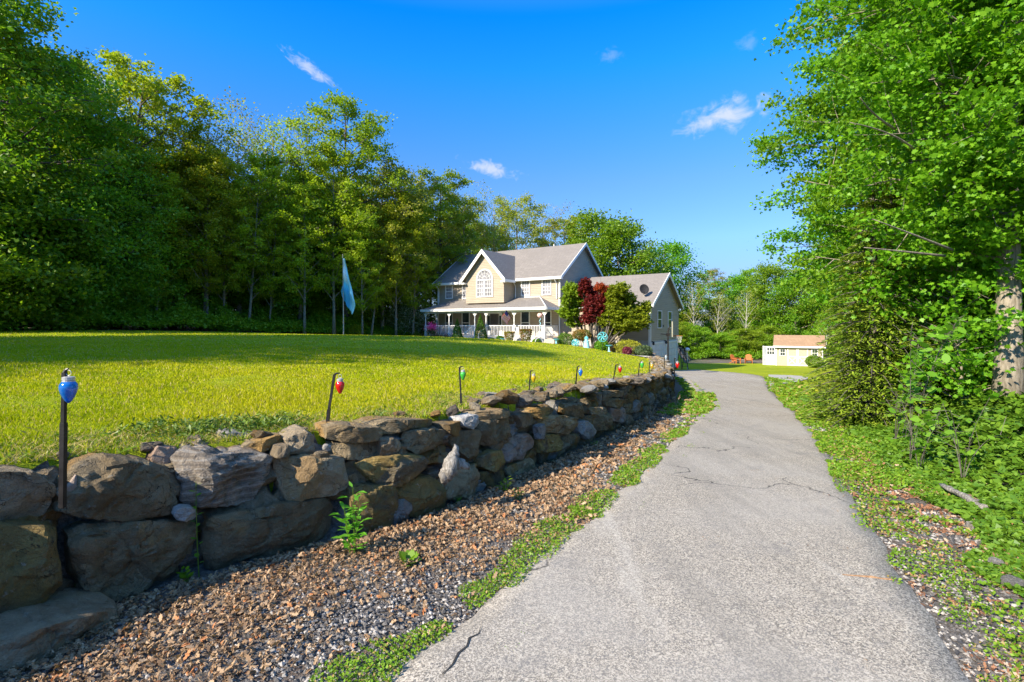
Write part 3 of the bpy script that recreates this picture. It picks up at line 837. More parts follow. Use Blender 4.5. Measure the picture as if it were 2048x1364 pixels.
BL = [
 ([(38,432),(110,412),(350,425),(364,490),(200,508),(48,500)], .45, 'rock_brown', 0, dict(p=8)),
 ([(298,412),(420,380),(660,380),(682,425),(500,432),(375,470)], .5, 'rock_brown', .05, dict(p=7)),
 ([(75,510),(332,505),(332,590),(200,602),(90,575)], .4, 'rock_brown', .08, {}),
 ([(335,480),(400,474),(467,512),(400,580),(340,585)], .35, 'rock_grey', .02, {}),
 ([(495,452),(620,430),(748,440),(750,492),(560,572),(500,540)], .5, 'rock_brown', 0, dict(cuts=3)),
 ([(195,640),(280,600),(470,575),(570,580),(637,612),(620,662),(440,742),(330,740),(225,702)], .45, 'rock_ochre', -.03, dict(cuts=8)),
 ([(175,765),(240,745),(425,742),(442,850),(430,950),(250,1032),(195,1000)], .5, 'rock_ochre', -.02, dict(p=9, cuts=3, rough=.02)),
 ([(440,780),(520,710),(650,690),(682,742),(692,862),(560,912),(450,905)], .5, 'rock_ochre', -.01, dict(p=8, cuts=3, rough=.02)),
 ([(155,685),(200,665),(218,722),(170,735)], .25, 'rock_grey', .05, {}),
 ([(785,372),(860,350),(882,400),(832,427),(795,412)], .3, 'rock_pale', 0, {}),
 ([(690,405),(780,385),(798,450),(750,465),(700,450)], .35, 'rock_brown', .03, {}),
 ([(750,445),(890,433),(896,592),(820,592),(750,520)], .5, 'rock_brown', 0, dict(p=7)),
 ([(780,330),(880,318),(890,345),(850,358),(790,352)], .4, 'rock_brown', .2, dict(p=6)),
 ([(850,348),(1000,320),(1050,345),(1030,362),(900,382)], .35, 'rock_grey', 0, dict(p=7)),
 ([(893,392),(1090,355),(1102,450),(930,517),(893,505)], .5, 'rock_brown', -.01, dict(p=7, strata=.002)),
 ([(1088,352),(1150,338),(1166,400),(1112,428)], .3, 'rock_grey', 0, {}),
 ([(1018,532),(1090,462),(1170,450),(1190,520),(1120,600),(1030,622)], .5, 'rock_pink', -.02, dict(p=3.2, cuts=2)),
 ([(903,582),(960,545),(1022,545),(1016,622),(940,657),(903,642)], .4, 'rock_ochre', -.02, {}),
 ([(688,705),(800,640),(887,620),(892,790),(700,812)], .45, 'rock_brown', .02, dict(p=6)),
 ([(893,662),(1037,645),(1042,722),(900,747)], .4, 'rock_ochre', .02, {}),
 ([(1040,640),(1140,590),(1190,580),(1186,652),(1050,692)], .4, 'rock_brown', .03, {}),
 ([(1130,345),(1190,315),(1260,308),(1312,350),(1200,372)], .4, 'rock_brown', .04, {}),
 ([(1168,372),(1300,350),(1420,372),(1424,440),(1332,462),(1190,442)], .45, 'rock_brown', 0, dict(cuts=6)),
 ([(1200,462),(1322,455),(1324,540),(1215,562)], .4, 'rock_ochre', -.02, dict(p=7)),
 ([(1308,292),(1440,290),(1472,350),(1412,372),(1320,342)], .5, 'rock_brown', 0, {}),
 ([(1425,392),(1465,378),(1505,440),(1462,484),(1430,452)], .3, 'rock_pale', -.06, dict(p=7)),
 ([(1186,412),(1215,398),(1222,482),(1192,482)], .14, 'rock_pale', -.04, {}),
 ([(1470,352),(1582,345),(1602,420),(1500,442)], .45, 'rock_brown', 0, {}),
 ([(1476,312),(1572,305),(1582,342),(1480,352)], .4, 'rock_grey', 0, {}),
 ([(1598,312),(1650,320),(1692,372),(1652,397),(1600,382)], .35, 'rock_pink', -.02, dict(p=3)),
 ([(1578,262),(1680,265),(1702,320),(1620,322),(1580,300)], .45, 'rock_brown', 0, {}),
 ([(1700,322),(1745,315),(1748,385),(1700,387)], .3, 'rock_ochre', -.02, {}),
 ([(1325,462),(1400,450),(1430,500),(1360,520),(1325,510)], .35, 'rock_brown', .03, {}),
 ([(1705,250),(1760,250),(1765,312),(1700,318)], .4, 'rock_brown', 0, {}),
 ([(1765,215),(1815,220),(1812,300),(1768,310)], .4, 'rock_brown', 0, {}),
 ([(1755,318),(1795,312),(1800,372),(1755,382)], .35, 'rock_brown', 0, {}),
 ([(1815,250),(1860,235),(1865,325),(1815,335)], .4, 'rock_grey', 0, {}),
 ([(1865,180),(1905,185),(1905,245),(1868,240)], .4, 'rock_brown', 0, {}),
 ([(1866,250),(1912,245),(1912,315),(1868,320)], .4, 'rock_brown', 0, {}),
 ([(1790,165),(1850,160),(1860,215),(1800,220)], .4, 'rock_pale', 0, {}),
 ([(1908,190),(1938,195),(1942,245),(1912,250)], .35, 'rock_grey', 0, {}),
 ([(1912,255),(1940,250),(1940,300),(1914,305)], .35, 'rock_brown', 0, {}),
 ([(1870,150),(1930,150),(1936,185),(1880,182)], .4, 'rock_pale', .03, {}),
 ([(1690,205),(1760,190),(1775,215),(1700,245)], .4, 'rock_brown', .02, {}),
 ([(1560,225),(1640,215),(1680,240),(1600,258)], .4, 'rock_grey', .02, {}),
]
for pts, dp, mt, bk, kw in BL:
    if 640+np.mean([q[0] for q in pts])/2.695 > 1268: continue
    rock_from_px(B_(pts), dp, mt, bk, **kw)

# procedural rocks: gaps in the courses and the flat rubble of the coping
wp = np.array(WALL); seg = np.hypot(*np.diff(wp, axis=0).T); cum = np.concatenate([[0], np.cumsum(seg)])
def wall_at(s):
    s = max(0, min(s, cum[-1]-1e-6)); i = int(np.searchsorted(cum, s, side='right')-1); i = min(i, len(seg)-1)
    e = (wp[i+1]-wp[i])/seg[i]; p = wp[i]+e*(s-cum[i]); return p, e
proto = []
for k in range(14):
    rg = rs(100+k); n = 9; a = rg.uniform(.75, 1.15, n)
    o = [(.5*a[i]*math.copysign(abs(math.cos(2*PI*i/n))**.6, math.cos(2*PI*i/n)), .5*a[i]*math.copysign(abs(math.sin(2*PI*i/n))**.6, math.sin(2*PI*i/n))) for i in range(n)]
    proto.append(boulder_mesh('fieldstone', o, 1.0, 300+k, ['rock_brown', 'rock_grey', 'rock_brown', 'rock_layer', 'rock_pale', 'rock_brown', 'rock_grey'][k % 7], nu=24, nv=9, rough=.07, p=7, cuts=9))
arr_v = [np.array([v.co[:] for v in m_.vertices]) for m_ in proto]
def stone(loc, size, rot, k, name='boulder'):
    o = bpy.data.objects.new(name, proto[k]); COL.objects.link(o); o.parent = wall
    o.location = Vector(loc)-WB; o.scale = size; o.rotation_euler = rot
    return o
rubble = []      # (loc,size,rot,k)
rg = rs(77)
# courses behind / beyond the traced rocks
hit_ = wall_hit(1262); hp_ = np.array([(1262-CX)/F*hit_[0], hit_[0]])
S_FAR = min(np.linspace(0, cum[-1], 900), key=lambda q: np.hypot(*(wall_at(q)[0]-hp_)))
def course(s0, s1, back, seps, jit=.03, off=0):
    s = s0
    while s < s1:
        p, e = wall_at(s); zl = gz_low(p[0], p[1]); zt = gz_up(p[0]-.6*e[1], p[1]+.6*e[0]) + .02 - (.14 if (back > .05 and s < S_FAR) else 0)
        h = zt-zl; z = zl-.05
        w = rg.uniform(.35, .62)*seps
        while z < zt-.05:
            hh = min(rg.uniform(.22, .36), zt-z+.03)
            nx_, ny_ = -e[1], e[0]; b = back + .13*(z-zl)+rg.uniform(-jit, jit)
            c = (p[0]+nx_*(b+.22)+e[0]*rg.uniform(-.08, .08), p[1]+ny_*(b+.22)+e[1]*rg.uniform(-.08, .08), z+hh/2)
            yield c, (w*1.12, .45, hh*1.12), (rg.normal(0, .06), rg.normal(0, .1), math.atan2(e[1], e[0])+rg.normal(0, .12))
            z += hh*.93
        s += w*.93
fill = list(course(0, cum[-1], .10, .9))
s_px = 0
for i_, (c, sz, rt) in enumerate(fill):
    rubble.append((c, sz, rt, rg.randint(14)))
# front courses where no outline was traced (left out of frame, and the far curve)
fr = list(course(0.0, .95, 0, 1.0)) + list(course(S_FAR, cum[-1], 0, 1.0))
for c, sz, rt in fr: rubble.append((c, sz, rt, rg.randint(14)))
# coping rubble
s = 6.3
cop = []
while s < cum[-1]-.3:
    p, e = wall_at(s); nx_, ny_ = -e[1], e[0]
    zt = gz_up(p[0]+.7*nx_, p[1]+.7*ny_)
    for r_ in range(4):
        b = .22+.30*r_+rg.uniform(-.1, .1)
        if rg.rand() < (.97, .9, .7, .4)[r_]:
            w = rg.uniform(.22, .5)*(1-.14*r_)
            cop.append(((p[0]+nx_*b+e[0]*rg.uniform(-.15, .15), p[1]+ny_*b+e[1]*rg.uniform(-.15, .15), zt+rg.uniform(.0, .07)-.03*r_+.02),
                    (w, w*rg.uniform(.6, .9), rg.uniform(.08, .17)), (rg.normal(0, .18), rg.normal(0, .18), rg.uniform(0, 6.3)), rg.choice([1, 6, 0, 3, 8, 13, 4, 11])))
    s += rg.uniform(.26, .38)
s = 1.0
while s < 6.3:
    p, e = wall_at(s); nx_, ny_ = -e[1], e[0]; b = rg.uniform(.35, .6); x_, y_ = p[0]+nx_*b, p[1]+ny_*b
    w = rg.uniform(.07, .2)
    cop.append(((x_, y_, gz_up(x_, y_)+.02), (w, w*.8, w*.45), (rg.normal(0, .2), rg.normal(0, .2), rg.uniform(0, 6)), rg.randint(14)))
    s += rg.uniform(.22, .5)
cop.sort(key=lambda q: (q[0][1]/max(q[1][0], .01)))
left = 96-nb[0]
for q in cop[:left]: stone(*q)
def merged(name, items, parent, mats):
    groups = {}
    for c, sz, rt, k in items: groups.setdefault(k, []).append((c, sz, rt))
    Vs = []; Ls = []; Cs = []; Ms = []; base = 0
    for k, its in groups.items():
        me = proto[k]; v0 = arr_v[k]
        lp = np.zeros(len(me.loops), dtype=np.int32); me.loops.foreach_get('vertex_index', lp)
        ct = np.zeros(len(me.polygons), dtype=np.int32); me.polygons.foreach_get('loop_total', ct)
        for c, sz, rt in its:
            mt = Matrix.Translation(Vector(c)-WB) @ Matrix.Rotation(rt[2], 4, 'Z') @ Matrix.Rotation(rt[1], 4, 'Y') @ Matrix.Rotation(rt[0], 4, 'X') @ Matrix.Diagonal((*sz, 1))
            mt = np.array(mt); Vs.append(v0@mt[:3,:3].T+mt[:3,3]); Ls.append(lp+base); Cs.append(ct)
            Ms.append(np.full(len(ct), k % 7)); base += len(v0)
    me = np_mesh(name, np.concatenate(Vs), np.concatenate(Ls), np.concatenate(Cs), None, True)
    for mn in mats: me.materials.append(M[mn])
    me.polygons.foreach_set('material_index', np.concatenate(Ms).astype(np.int32))
    try: me.set_sharp_from_angle(angle=R(30))
    except Exception: pass
    return tag(link(name, me, parent), kind='stuff')
merged('small_stones', [tuple(q) for q in rubble]+[tuple(q) for q in cop[left:]], wall, ['rock_brown', 'rock_grey', 'rock_brown', 'rock_layer', 'rock_pale', 'rock_brown', 'rock_grey'])

# driftwood wedged into the wall
mb = MB(); c0 = at(905, 5.05, 935)
rgd = rs(5)
def gnarl(pts, rad, n=10, amp=.4, sd=1):
    b = MB(); b.tube(pts, rad, n); v = []
    for p in b.v:
        q = Vector(p); v.append(tuple(q + Vector((mnoise.noise(q*24+Vector((sd,0,0))), mnoise.noise(q*24+Vector((0,sd,0))), mnoise.noise(q*24+Vector((0,0,sd)))))*amp*.05))
    mb.add(v, b.f)
def arc(pts, n=9):
    p = np.array([tuple(q) for q in pts]); t = np.linspace(0, 1, len(p)); tt = np.linspace(0, 1, n)
    return [Vector((np.interp(s_, t, p[:,0]), np.interp(s_, t, p[:,1]), np.interp(s_, t, p[:,2]))) for s_ in tt]
gnarl(arc([at(893, 4.95, 958), at(900, 4.95, 935), at(908, 5.0, 910), at(914, 5.1, 890)], 14), np.interp(np.linspace(0, 1, 14), [0, .25, .6, 1], [.05, .085, .055, .018]), 12, .6)
gnarl(arc([at(900, 4.98, 940), at(920, 5.05, 925), at(936, 5.1, 933)], 9), np.linspace(.06, .03, 9), 9, .5, 3)
gnarl(arc([at(890, 4.95, 962), at(884, 4.9, 948), at(890, 4.95, 935)], 7), np.linspace(.045, .02, 7), 8, .5, 5)
tag(mb.build('driftwood', M['drift'], None, True), 'pale twisted driftwood stump wedged in the stone wall', 'driftwood')

# ------------------------------------------------------------------ bulb lanterns on stakes
def lantern(px, Yt, Yb, d, bx, bY, bw, mat, tilt_px, label, joint=.45):
    """px,Yb = foot; px+tilt_px,Yt = top; bulb centre bx,bY with width bw (photo px)"""
    foot = at(px, d, Yb); 
    r = empty('garden_light', foot, 0, label, 'garden light', 'coloured bulb lights on stakes along the stone wall')
    top = at(px+tilt_px, d, Yt)-foot; mid = top*joint; sink = Vector((0, 0, -.12))
    s = 1.0 if d < 9 else 1.15
    m_ = MB(); m_.tube([sink, mid], [.019*s]*2, 4); m_.build('lower_post', M['black_metal'], r)
    m_ = MB(); m_.tube([mid-(top-mid)*.05, top], [.0145*s]*2, 4)
    bb = at(bx, d, bY)-foot; w = bw/F*d; hh = w*1.45
    hk = bb+Vector((0, 0, hh*.5+w*.34+.03))
    m_.tube([top, top*.5+hk*.5+Vector((0, 0, .012)), hk+Vector((0, 0, .012))], [.011*s, .008*s, .005*s], 6)
    m_.build('upper_post', M['black_metal'], r)
    m_ = MB(); n = 9
    m_.tube([hk+Vector((0.016*math.cos(a), 0, -.014+.016*math.sin(a))) for a in np.linspace(0, 2*PI, 12)], .0018*s, 5, False)
    m_.build('hook', M['cap'], r)
    m_ = MB(); m_.lathe([(0, 0), (w*.34, 0), (w*.34, w*.12), (w*.30, w*.14), (w*.34, w*.17), (w*.34, w*.36), (w*.2, w*.40), (0, w*.41)], bb+Vector((0, 0, hh*.42)), 18)
    m_.build('cap', M['cap'], r, False)
    m_ = MB(); pr = [(0, -.5), (.10, -.47), (.2, -.38), (.32, -.22), (.42, -.05), (.485, .12), (.5, .22), (.47, .33), (.40, .42), (.32, .48), (.3, .5)]
    m_.lathe([(a*w, b*hh) for a, b in pr], bb, 24); m_.build('bulb', mat, r, True)
    return r
lantern(125, 745, 975, 3.0, 137, 784, 31, M['b_blue'], 4, 'large blue bulb light on a straight black stake at the left end of the wall', .56)
lantern(647, 749, 888, 4.65, 680, 775, 18, M['b_red'], 22, 'red bulb light on a leaning black stake by the squared grey block', .5)
lantern(924, 735, 840, 6.4, 926, 752, 12, M['b_green'], -5, 'green bulb light on a nearly upright stake, next after the red one nearest the camera', .5)
lantern(1056, 742, 818, 8.2, 1067, 758, 10, M['b_yellow'], 5, 'yellow bulb light on a stake where the flat rubble coping begins', .5)
lantern(1149, 733, 795, 10.0, 1161, 746, 9, M['b_blue'], 6, 'small blue bulb light on a slightly leaning stake midway along the wall', .5)
lantern(1222, 730, 785, 12.0, 1240, 740, 8, M['b_red'], 10, 'small red bulb light on a strongly leaning stake farther along the wall', .5)
lantern(1274, 727, 776, 14.0, 1284, 731, 7.5, M['b_green'], 5, 'small pale green bulb light beyond the leaning red one', .5)
lantern(1297, 724, 768, 15.5, 1304, 733, 7, M['b_yellow'], 2, 'tiny yellow bulb light next to the pale green one', .5)
lantern(1328, 712, 768, 18.5, 1332, 716, 6, M['b_clear'], 1, 'tiny clear blue bulb light in front of the garage doors', .5)
lantern(1349, 716, 766, 19.5, 1355, 731, 8, M['b_red'], 0, 'tiny red bulb light at the far end of the wall', .5)
# ------------------------------------------------------------------ house
HO = Vector((4.1, 42.5, 0)); e1 = Vector((.836, -.549, 0)).normalized(); e2 = Vector((.549, .836, 0)).normalized()
HRZ = math.atan2(e1.y, e1.x)
house = empty('house', HO, HRZ, 'two storey tan clapboard house with wraparound white porch and arched gable window', 'house')
def a_at(px, b):     # local a where pixel column px meets the plane at depth b
    t = (px-CX)/F; ox, oy = HO.x+e2.x*b, HO.y+e2.y*b
    return (t*oy-ox)/(e1.x-t*e1.y)
def z_at(Y, a, b): 
    return EYE+(HY-Y)/F*(HO.y+e1.y*a+e2.y*b)
AL, AR = -13.8, 0.0; DEPTH = 9.0; EZ = 6.02; RZ = 9.2; FZ = .72
def roofslab(mb, pts, t=.14): mb.slab(pts, t)
# main walls (pentagon gable prism) and wing
w = MB(); k35 = (RZ-EZ)/(DEPTH/2)
w.prism([(AL, 0, -.6), (AL, DEPTH, -.6), (AL, DEPTH, EZ), (AL, DEPTH/2, RZ-.12), (AL, 0, EZ)], (AR-AL, 0, 0))
w.build('wall', M['siding'], house)
BX0, BX1, BP = -8.81, -4.61, 1.74; BC = (BX0+BX1)/2; BR = 8.35
w = MB(); w.prism([(BX0, -BP, 3.72), (BX1, -BP, 3.72), (BX1, -BP, EZ), (BC, -BP, BR-.1), (BX0, -BP, EZ)], (0, BP+2.5, 0))
w.build('bay_wall', M['siding'], house)
WL, WD, WE, WR, WB0 = 7.75, 8.0, 3.45, 5.95, .0
w = MB(); w.prism([(WL, 0.05, .56), (WL, WD, .56), (WL, WD, WE), (WL, WD/2, WR-.1), (WL, .05, WE)], (-WL-.02, 0, 0)); w.build('wing_wall', M['siding'], house)
w = MB(); w.prism([(WL-.03, 0.09, -2.0), (WL-.03, WD-.03, -2.0), (WL-.03, WD-.03, .56), (WL-.03, .09, .56)], (-WL+.05, 0, 0)); w.build('foundation', M['concrete'], house)
# roofs
OV = .38
def gable_x(name, x0, x1, y0, y1, ez, rz, ov=OV, mat='roof', t=.12, cut=None):
    s = (rz-ez)/((y1-y0)/2); c = (y0+y1)/2; m_ = MB(); lo = ez-s*ov
    m_.prism([(x0, y0-ov, lo), (x0, c, rz), (x0, c, rz+t), (x0, y0-ov, lo+t)], (x1-x0, 0, 0))
    m_.prism([(x0, c+.002, rz), (x0, y1+ov, lo), (x0, y1+ov, lo+t), (x0, c+.002, rz+t)], (x1-x0, 0, 0))
    return m_.build(name, M[mat], house)
roof = gable_x('roof', AL-.3, AR+.3, 0, DEPTH, EZ, RZ)
wroof = gable_x('wing_roof', .04, WL+.32, 0.05, WD, WE, WR)
# bay roof: ridge along b
sB = (BR-EZ)/((BX1-BX0)/2); ovb = .36; yb0 = -BP-.4; m_ = MB(); lo = EZ-sB*ovb
yback = 3.35
for sg, xe in ((-1, BX0), (1, BX1)):
    xo = xe+sg*ovb; 
    m_.prism([(xo, yb0, lo), (BC, yb0, BR), (BC, yb0, BR+.12), (xo, yb0, lo+.12)], (0, yback-yb0 if False else 5.0, 0)) if False else None
    # top surface meets the main roof along a valley
    def mainy(z): return (z-EZ)/k35
    yv = max(-OV, mainy(lo+.02))
    top = [(xo, yb0, lo+.13), (BC, yb0, BR+.13), (BC, mainy(BR)+.35, BR+.13), (xo, yv+.1, lo+.13)]
    if sg > 0: top = top[::-1]
    m_.slab([(x, y, z) for x, y, z in top], .13)
m_.build('bay_roof', M['roof'], house)
# white trim: fascias, rake boards, gutters
t_ = MB(); lo = EZ-k35*OV
t_.box(AL-.32, -OV-.1, lo-.1, BX0-ovb-.02, -OV+.0-.003, lo+.11); t_.box(BX1+ovb+.02, -OV-.1, lo-.1, AR+.32, -OV-.003, lo+.11)
t_.box(AL-.3, -OV+.003, lo-.12, AR+.3, -.003, lo-.06)
t_.build('eave_trim', M['white'], house)
def rake(x, y0, y1, ez, rz, ov, th=.05, h=.26, par=house, name='rake_board'):
    s = (rz-ez)/((y1-y0)/2); c = (y0+y1)/2; lo = ez-s*ov
    m_ = MB(); m_.prism([(x, y0-ov-.03, lo-h+.14), (x, c, rz-h+.14), (x, c, rz+.15), (x, y0-ov-.03, lo+.15)], (th, 0, 0))
    m_.prism([(x, c+.002, rz-h+.14), (x, y1+ov+.03, lo-h+.14), (x, y1+ov+.03, lo+.15), (x, c+.002, rz+.15)], (th, 0, 0))
    m_.build(name, M['white'], par)
rake(AR+.302, 0, DEPTH, EZ, RZ, OV); rake(WL+.322, .05, WD, WE, WR, OV); rake(AL-.352, 0, DEPTH, EZ, RZ, OV)
# soffits under gable overhang are covered by roof; bay rake boards
m_ = MB(); lo = EZ-sB*ovb
for sg in (-1, 1):
    xo = BC+sg*((BX1-BX0)/2+ovb+.04)
    m_.prism([(xo, yb0-.052, lo-.22), (BC, yb0-.052, BR-.22), (BC, yb0-.052, BR+.15), (xo, yb0-.052, lo+.15)][::sg], (0, .05, 0))
    x1_ = BC+sg*((BX1-BX0)/2+ovb); x2_ = BC+sg*((BX1-BX0)/2-.1)
    m_.box(min(x1_, x2_), yb0+.002, lo-.16, max(x1_, x2_), -BP-.004, lo-.02)
m_.build('gable_trim', M['white'], house)
m_ = MB(); m_.box(BX0-ovb-.06, yb0, lo-.12, BX0-ovb+.02, -OV-.12, lo+.1); m_.build('bay_gutter', M['white'], house)
m_ = MB(); m_.box(BX1+ovb-.02, yb0, lo-.12, BX1+ovb+.06, -OV-.12, lo+.1)
m_.box(BX1+.004, -BP-.3, lo-.1, BX1+ovb-.02, -OV-.1, lo-.04)
m_.build('bay_gutter', M['white'], house)
m_ = MB(); lo2 = WE-(WR-WE)/(WD/2)*OV; m_.box(.35, .05-OV-.1, lo2-.08, WL+.33, .05-OV-.003, lo2+.1); m_.build('wing_gutter', M['white'], house)
# corner boards and downspouts
for x in (AL+.03, AR-.12):
    m_ = MB(); m_.box(x-.03 if x < -1 else x, -.03, FZ, x+.12, -.003, EZ-.3); m_.build('corner_board', M['white'], house)
m_ = MB(); m_.box(WL-.16, .02, -1.8, WL+.025, .046, WE-.3); m_.box(WL+.003, .046, -1.8, WL+.025, .16, WE-.3); m_.build('corner_board', M['white'], house)
for x in (AL+.22, AR-.30, BX1+.12):
    m_ = MB(); m_.tube([(x, -OV-.05, EZ-.38), (x, -.3, EZ-.55), (x, -.07, EZ-.75), (x, -.07, 4.0)], .045, 6); m_.build('downspout', M['white'], house)
m_ = MB(); m_.lathe([(.07, 0), (.07, .45), (.09, .46), (.09, .5), (0, .5)], (-5.4+2.2, DEPTH/2+.3, RZ-.15), 8); m_.build('vent_pipe', M['white_dirty'], house)

def window(a0, a1, z0, z1, b, par=house, rows=2, cols=3, glass='glass', side=None, top_pane='curtain', fr=.09):
    """side=None: front wall plane y=b.  side='x': plane x=b, a along y"""
    def tr(m_):
        if side == 'x': m_.v = [(b+(-(y)), x, z) for x, y, z in m_.v]
        else: m_.v = [(x, b+y, z) for x, y, z in m_.v]
        return m_
    m_ = MB(); f = fr
    m_.box(a0-f, -.06, z0-f, a0, -.003, z1+f); m_.box(a1, -.06, z0-f, a1+f, -.003, z1+f)
    m_.box(a0, -.062, z1, a1, -.003, z1+f); m_.box(a0, -.075, z0-f, a1, -.003, z0)
    zm = (z0+z1)/2; m_.box(a0, -.045, zm-.03, a1, -.003, zm+.03)
    wobj = tr(m_).build('window', M['white'], par)
    m_ = MB(); m_.box(a0, -.02, z0, a1, -.002, zm-.03); tr(m_).build('pane', M[glass], wobj)
    m_ = MB(); m_.box(a0, -.02, zm+.03, a1, -.002, z1); tr(m_).build('pane', M[top_pane], wobj)
    if cols:
        m_ = MB()
        for (y0, y1) in ((z0, zm-.03), (zm+.03, z1)):
            for c in range(1, cols):
                x = a0+(a1-a0)*c/cols; m_.box(x-.012, -.032, y0, x+.012, -.022, y1)
            y = (y0+y1)/2; m_.box(a0, -.034, y-.012, a1, -.0225, y+.012)
        tr(m_).build('grille', M['white'], wobj)
    return wobj
def c2(x): return 840+x/6.2
def c2y(y): return 480+y/6.2
def win_px(x0, x1, y0, y1, b, **k):
    a0, a1 = a_at(c2(x0), b)+.09, a_at(c2(x1), b)-.09; am = (a0+a1)/2
    return window(a0, a1, z_at(c2y(y1), am, b)+.09, z_at(c2y(y0), am, b)-.09, b, **k)
win_px(318, 408, 548, 730, 0, glass='curtain'); 
a0 = a_at(c2(525), 0)+.09; window(a0, a0+.95, 4.33, 5.73, 0, glass='curtain')
win_px(1256, 1367, 490, 692, 0, glass='curtain'); win_px(1512, 1630, 478, 684, 0, glass='curtain')
for x0, x1 in ((315, 408), (520, 620), (1250, 1364), (1518, 1632)):
    a0, a1 = a_at(c2(x0), 0)+.09, a_at(c2(x1), 0)-.09; window(a0, a1, .98, 2.92, 0, cols=0, top_pane='glass')
# arched bay window
ab = -BP; a0, a1 = a_at(c2(702), ab), a_at(c2(908), ab); am = (a0+a1)/2; rad_ = (a1-a0)/2
zs = z_at(c2y(490), am, ab); zb = z_at(c2y(695), am, ab)
m_ = MB(); n = 20
outer = [(am+rad_*math.cos(PI*i/n), zs+rad_*1.02*math.sin(PI*i/n)) for i in range(n+1)]
inner = [(am+(rad_-.11)*math.cos(PI*i/n), zs+(rad_-.11)*1.02*math.sin(PI*i/n)) for i in range(n+1)]
for i in range(n):
    q = [outer[i], outer[i+1], inner[i+1], inner[i]]; m_.prism([(x, ab-.07, z) for x, z in q][::-1], (0, .066, 0))
m_.box(a0, ab-.07, zb, a0+.11, ab-.004, zs-.09); m_.box(a1-.11, ab-.07, zb, a1, ab-.004, zs-.09)
m_.box(a0, ab-.074, zb-.1, a1, ab-.004, zb); m_.box(a0, ab-.072, zs-.09, a1, ab-.004, zs-.001)
m_.box(am-.06, ab-.068, zb, am+.06, ab-.004, zs-.09); zm = (zb+zs)/2-.04
for xa, xb in ((a0+.11, am-.06), (am+.06, a1-.11)): m_.box(xa, ab-.05, zm-.03, xb, ab-.004, zm+.03)
aw = m_.build('arched_window', M['white'], house)
m_ = MB(); m_.prism([(am+(rad_-.11)*math.cos(PI*i/n), ab-.02, zs+(rad_-.11)*1.02*math.sin(PI*i/n)) for i in range(n, -1, -1)], (0, .017, 0)); m_.build('fan_pane', M['curtain'], aw)
for xa, xb in ((a0+.11, am-.06), (am+.06, a1-.11)):
    for za, zc in ((zb, zm-.03), (zm+.03, zs-.09)):
        m_ = MB(); m_.box(xa, ab-.02, za, xb, ab-.003, zc); m_.build('pane', M['curtain'], aw)
m_ = MB()
for xa, xb in ((a0+.11, am-.06), (am+.06, a1-.11)):
    for c in (1, 2): x = xa+(xb-xa)*c/3; m_.box(x-.013, ab-.035, zb, x+.013, ab-.022, zs-.09)
    for za, zc in ((zb, zm-.03), (zm+.03, zs-.09)): z = (za+zc)/2; m_.box(xa, ab-.037, z-.013, xb, ab-.0225, z+.013)
for k in range(1, 6):
    an = PI*k/6; m_.tube([(am+.25*math.cos(an), ab-.03, zs+.25*math.sin(an)), (am+(rad_-.11)*math.cos(an), ab-.03, zs+(rad_-.11)*math.sin(an))], .013, 4)
for rr_ in (.26, .62*rad_): m_.tube([(am+rr_*math.cos(PI*i/12), ab-.032, zs+rr_*math.sin(PI*i/12)) for i in range(13)], .013, 4)
m_.build('grille', M['white'], aw)
# gable windows of the wing + garage doors
def b_at(px, a):
    t = (px-CX)/F; ox, oy = HO.x+e1.x*a, HO.y+e1.y*a
    return (t*oy-ox)/(e2.x-t*e2.y)
for pxa, pxb in ((1314.5, 1322.8), (1335.5, 1342.8)):
    b0, b1 = b_at(pxa, WL)+.05, b_at(pxb, WL)-.05
    window(b0, b1, 1.55, 2.85, WL, side='x', cols=0, top_pane='glass', fr=.07)
DBOT = gz_low(HO.x+e1.x*WL+e2.x*4, HO.y+e1.y*WL+e2.y*4)+.02
for pxa, pxb in ((1303, 1327), (1330.5, 1352.5)):
    b0, b1 = b_at(pxa, WL), b_at(pxb, WL); z1 = .28
    m_ = MB(); n = 4
    for k in range(n):
        za = DBOT+(z1-DBOT)*k/n; zc = DBOT+(z1-DBOT)*(k+1)/n
        m_.box(WL-.03, b0, za+.012, WL+.02, b1, zc-.012)
        for q in range(4):
            y0 = b0+(b1-b0)*(q+.12)/4; y1 = b0+(b1-b0)*(q+.88)/4; m_.box(WL+.02, y0, za+.1, WL+.035, y1, zc-.1)
    g_ = m_.build('garage_door', M['door_grey'], house)
    m_ = MB(); m_.box(WL-.028, b0-.13, DBOT, WL+.06, b0, z1+.12); m_.box(WL-.028, b1, DBOT, WL+.06, b1+.13, z1+.12); m_.box(WL-.028, b0, z1, WL+.062, b1, z1+.12)
    m_.build('door_frame', M['white'], g_)
for px in (1303.5, 1328.8):
    b_ = b_at(px, WL); m_ = MB(); m_.box(WL+.002, b_-.08, .45, WL+.1, b_+.08, .5); m_.lathe([(.02, 0), (.07, -.02), (.09, -.2), (.05, -.28)], (WL+.14, b_, .48), 8)
    m_.build('wall_lamp', M['black_metal'], house)
m_ = MB(); m_.box(WL+.003, b_at(1326.5, WL)-.1, 1.6, WL+.03, b_at(1326.5, WL)+.1, 1.75); m_.build('meter_box', M['dark_grey'], house)

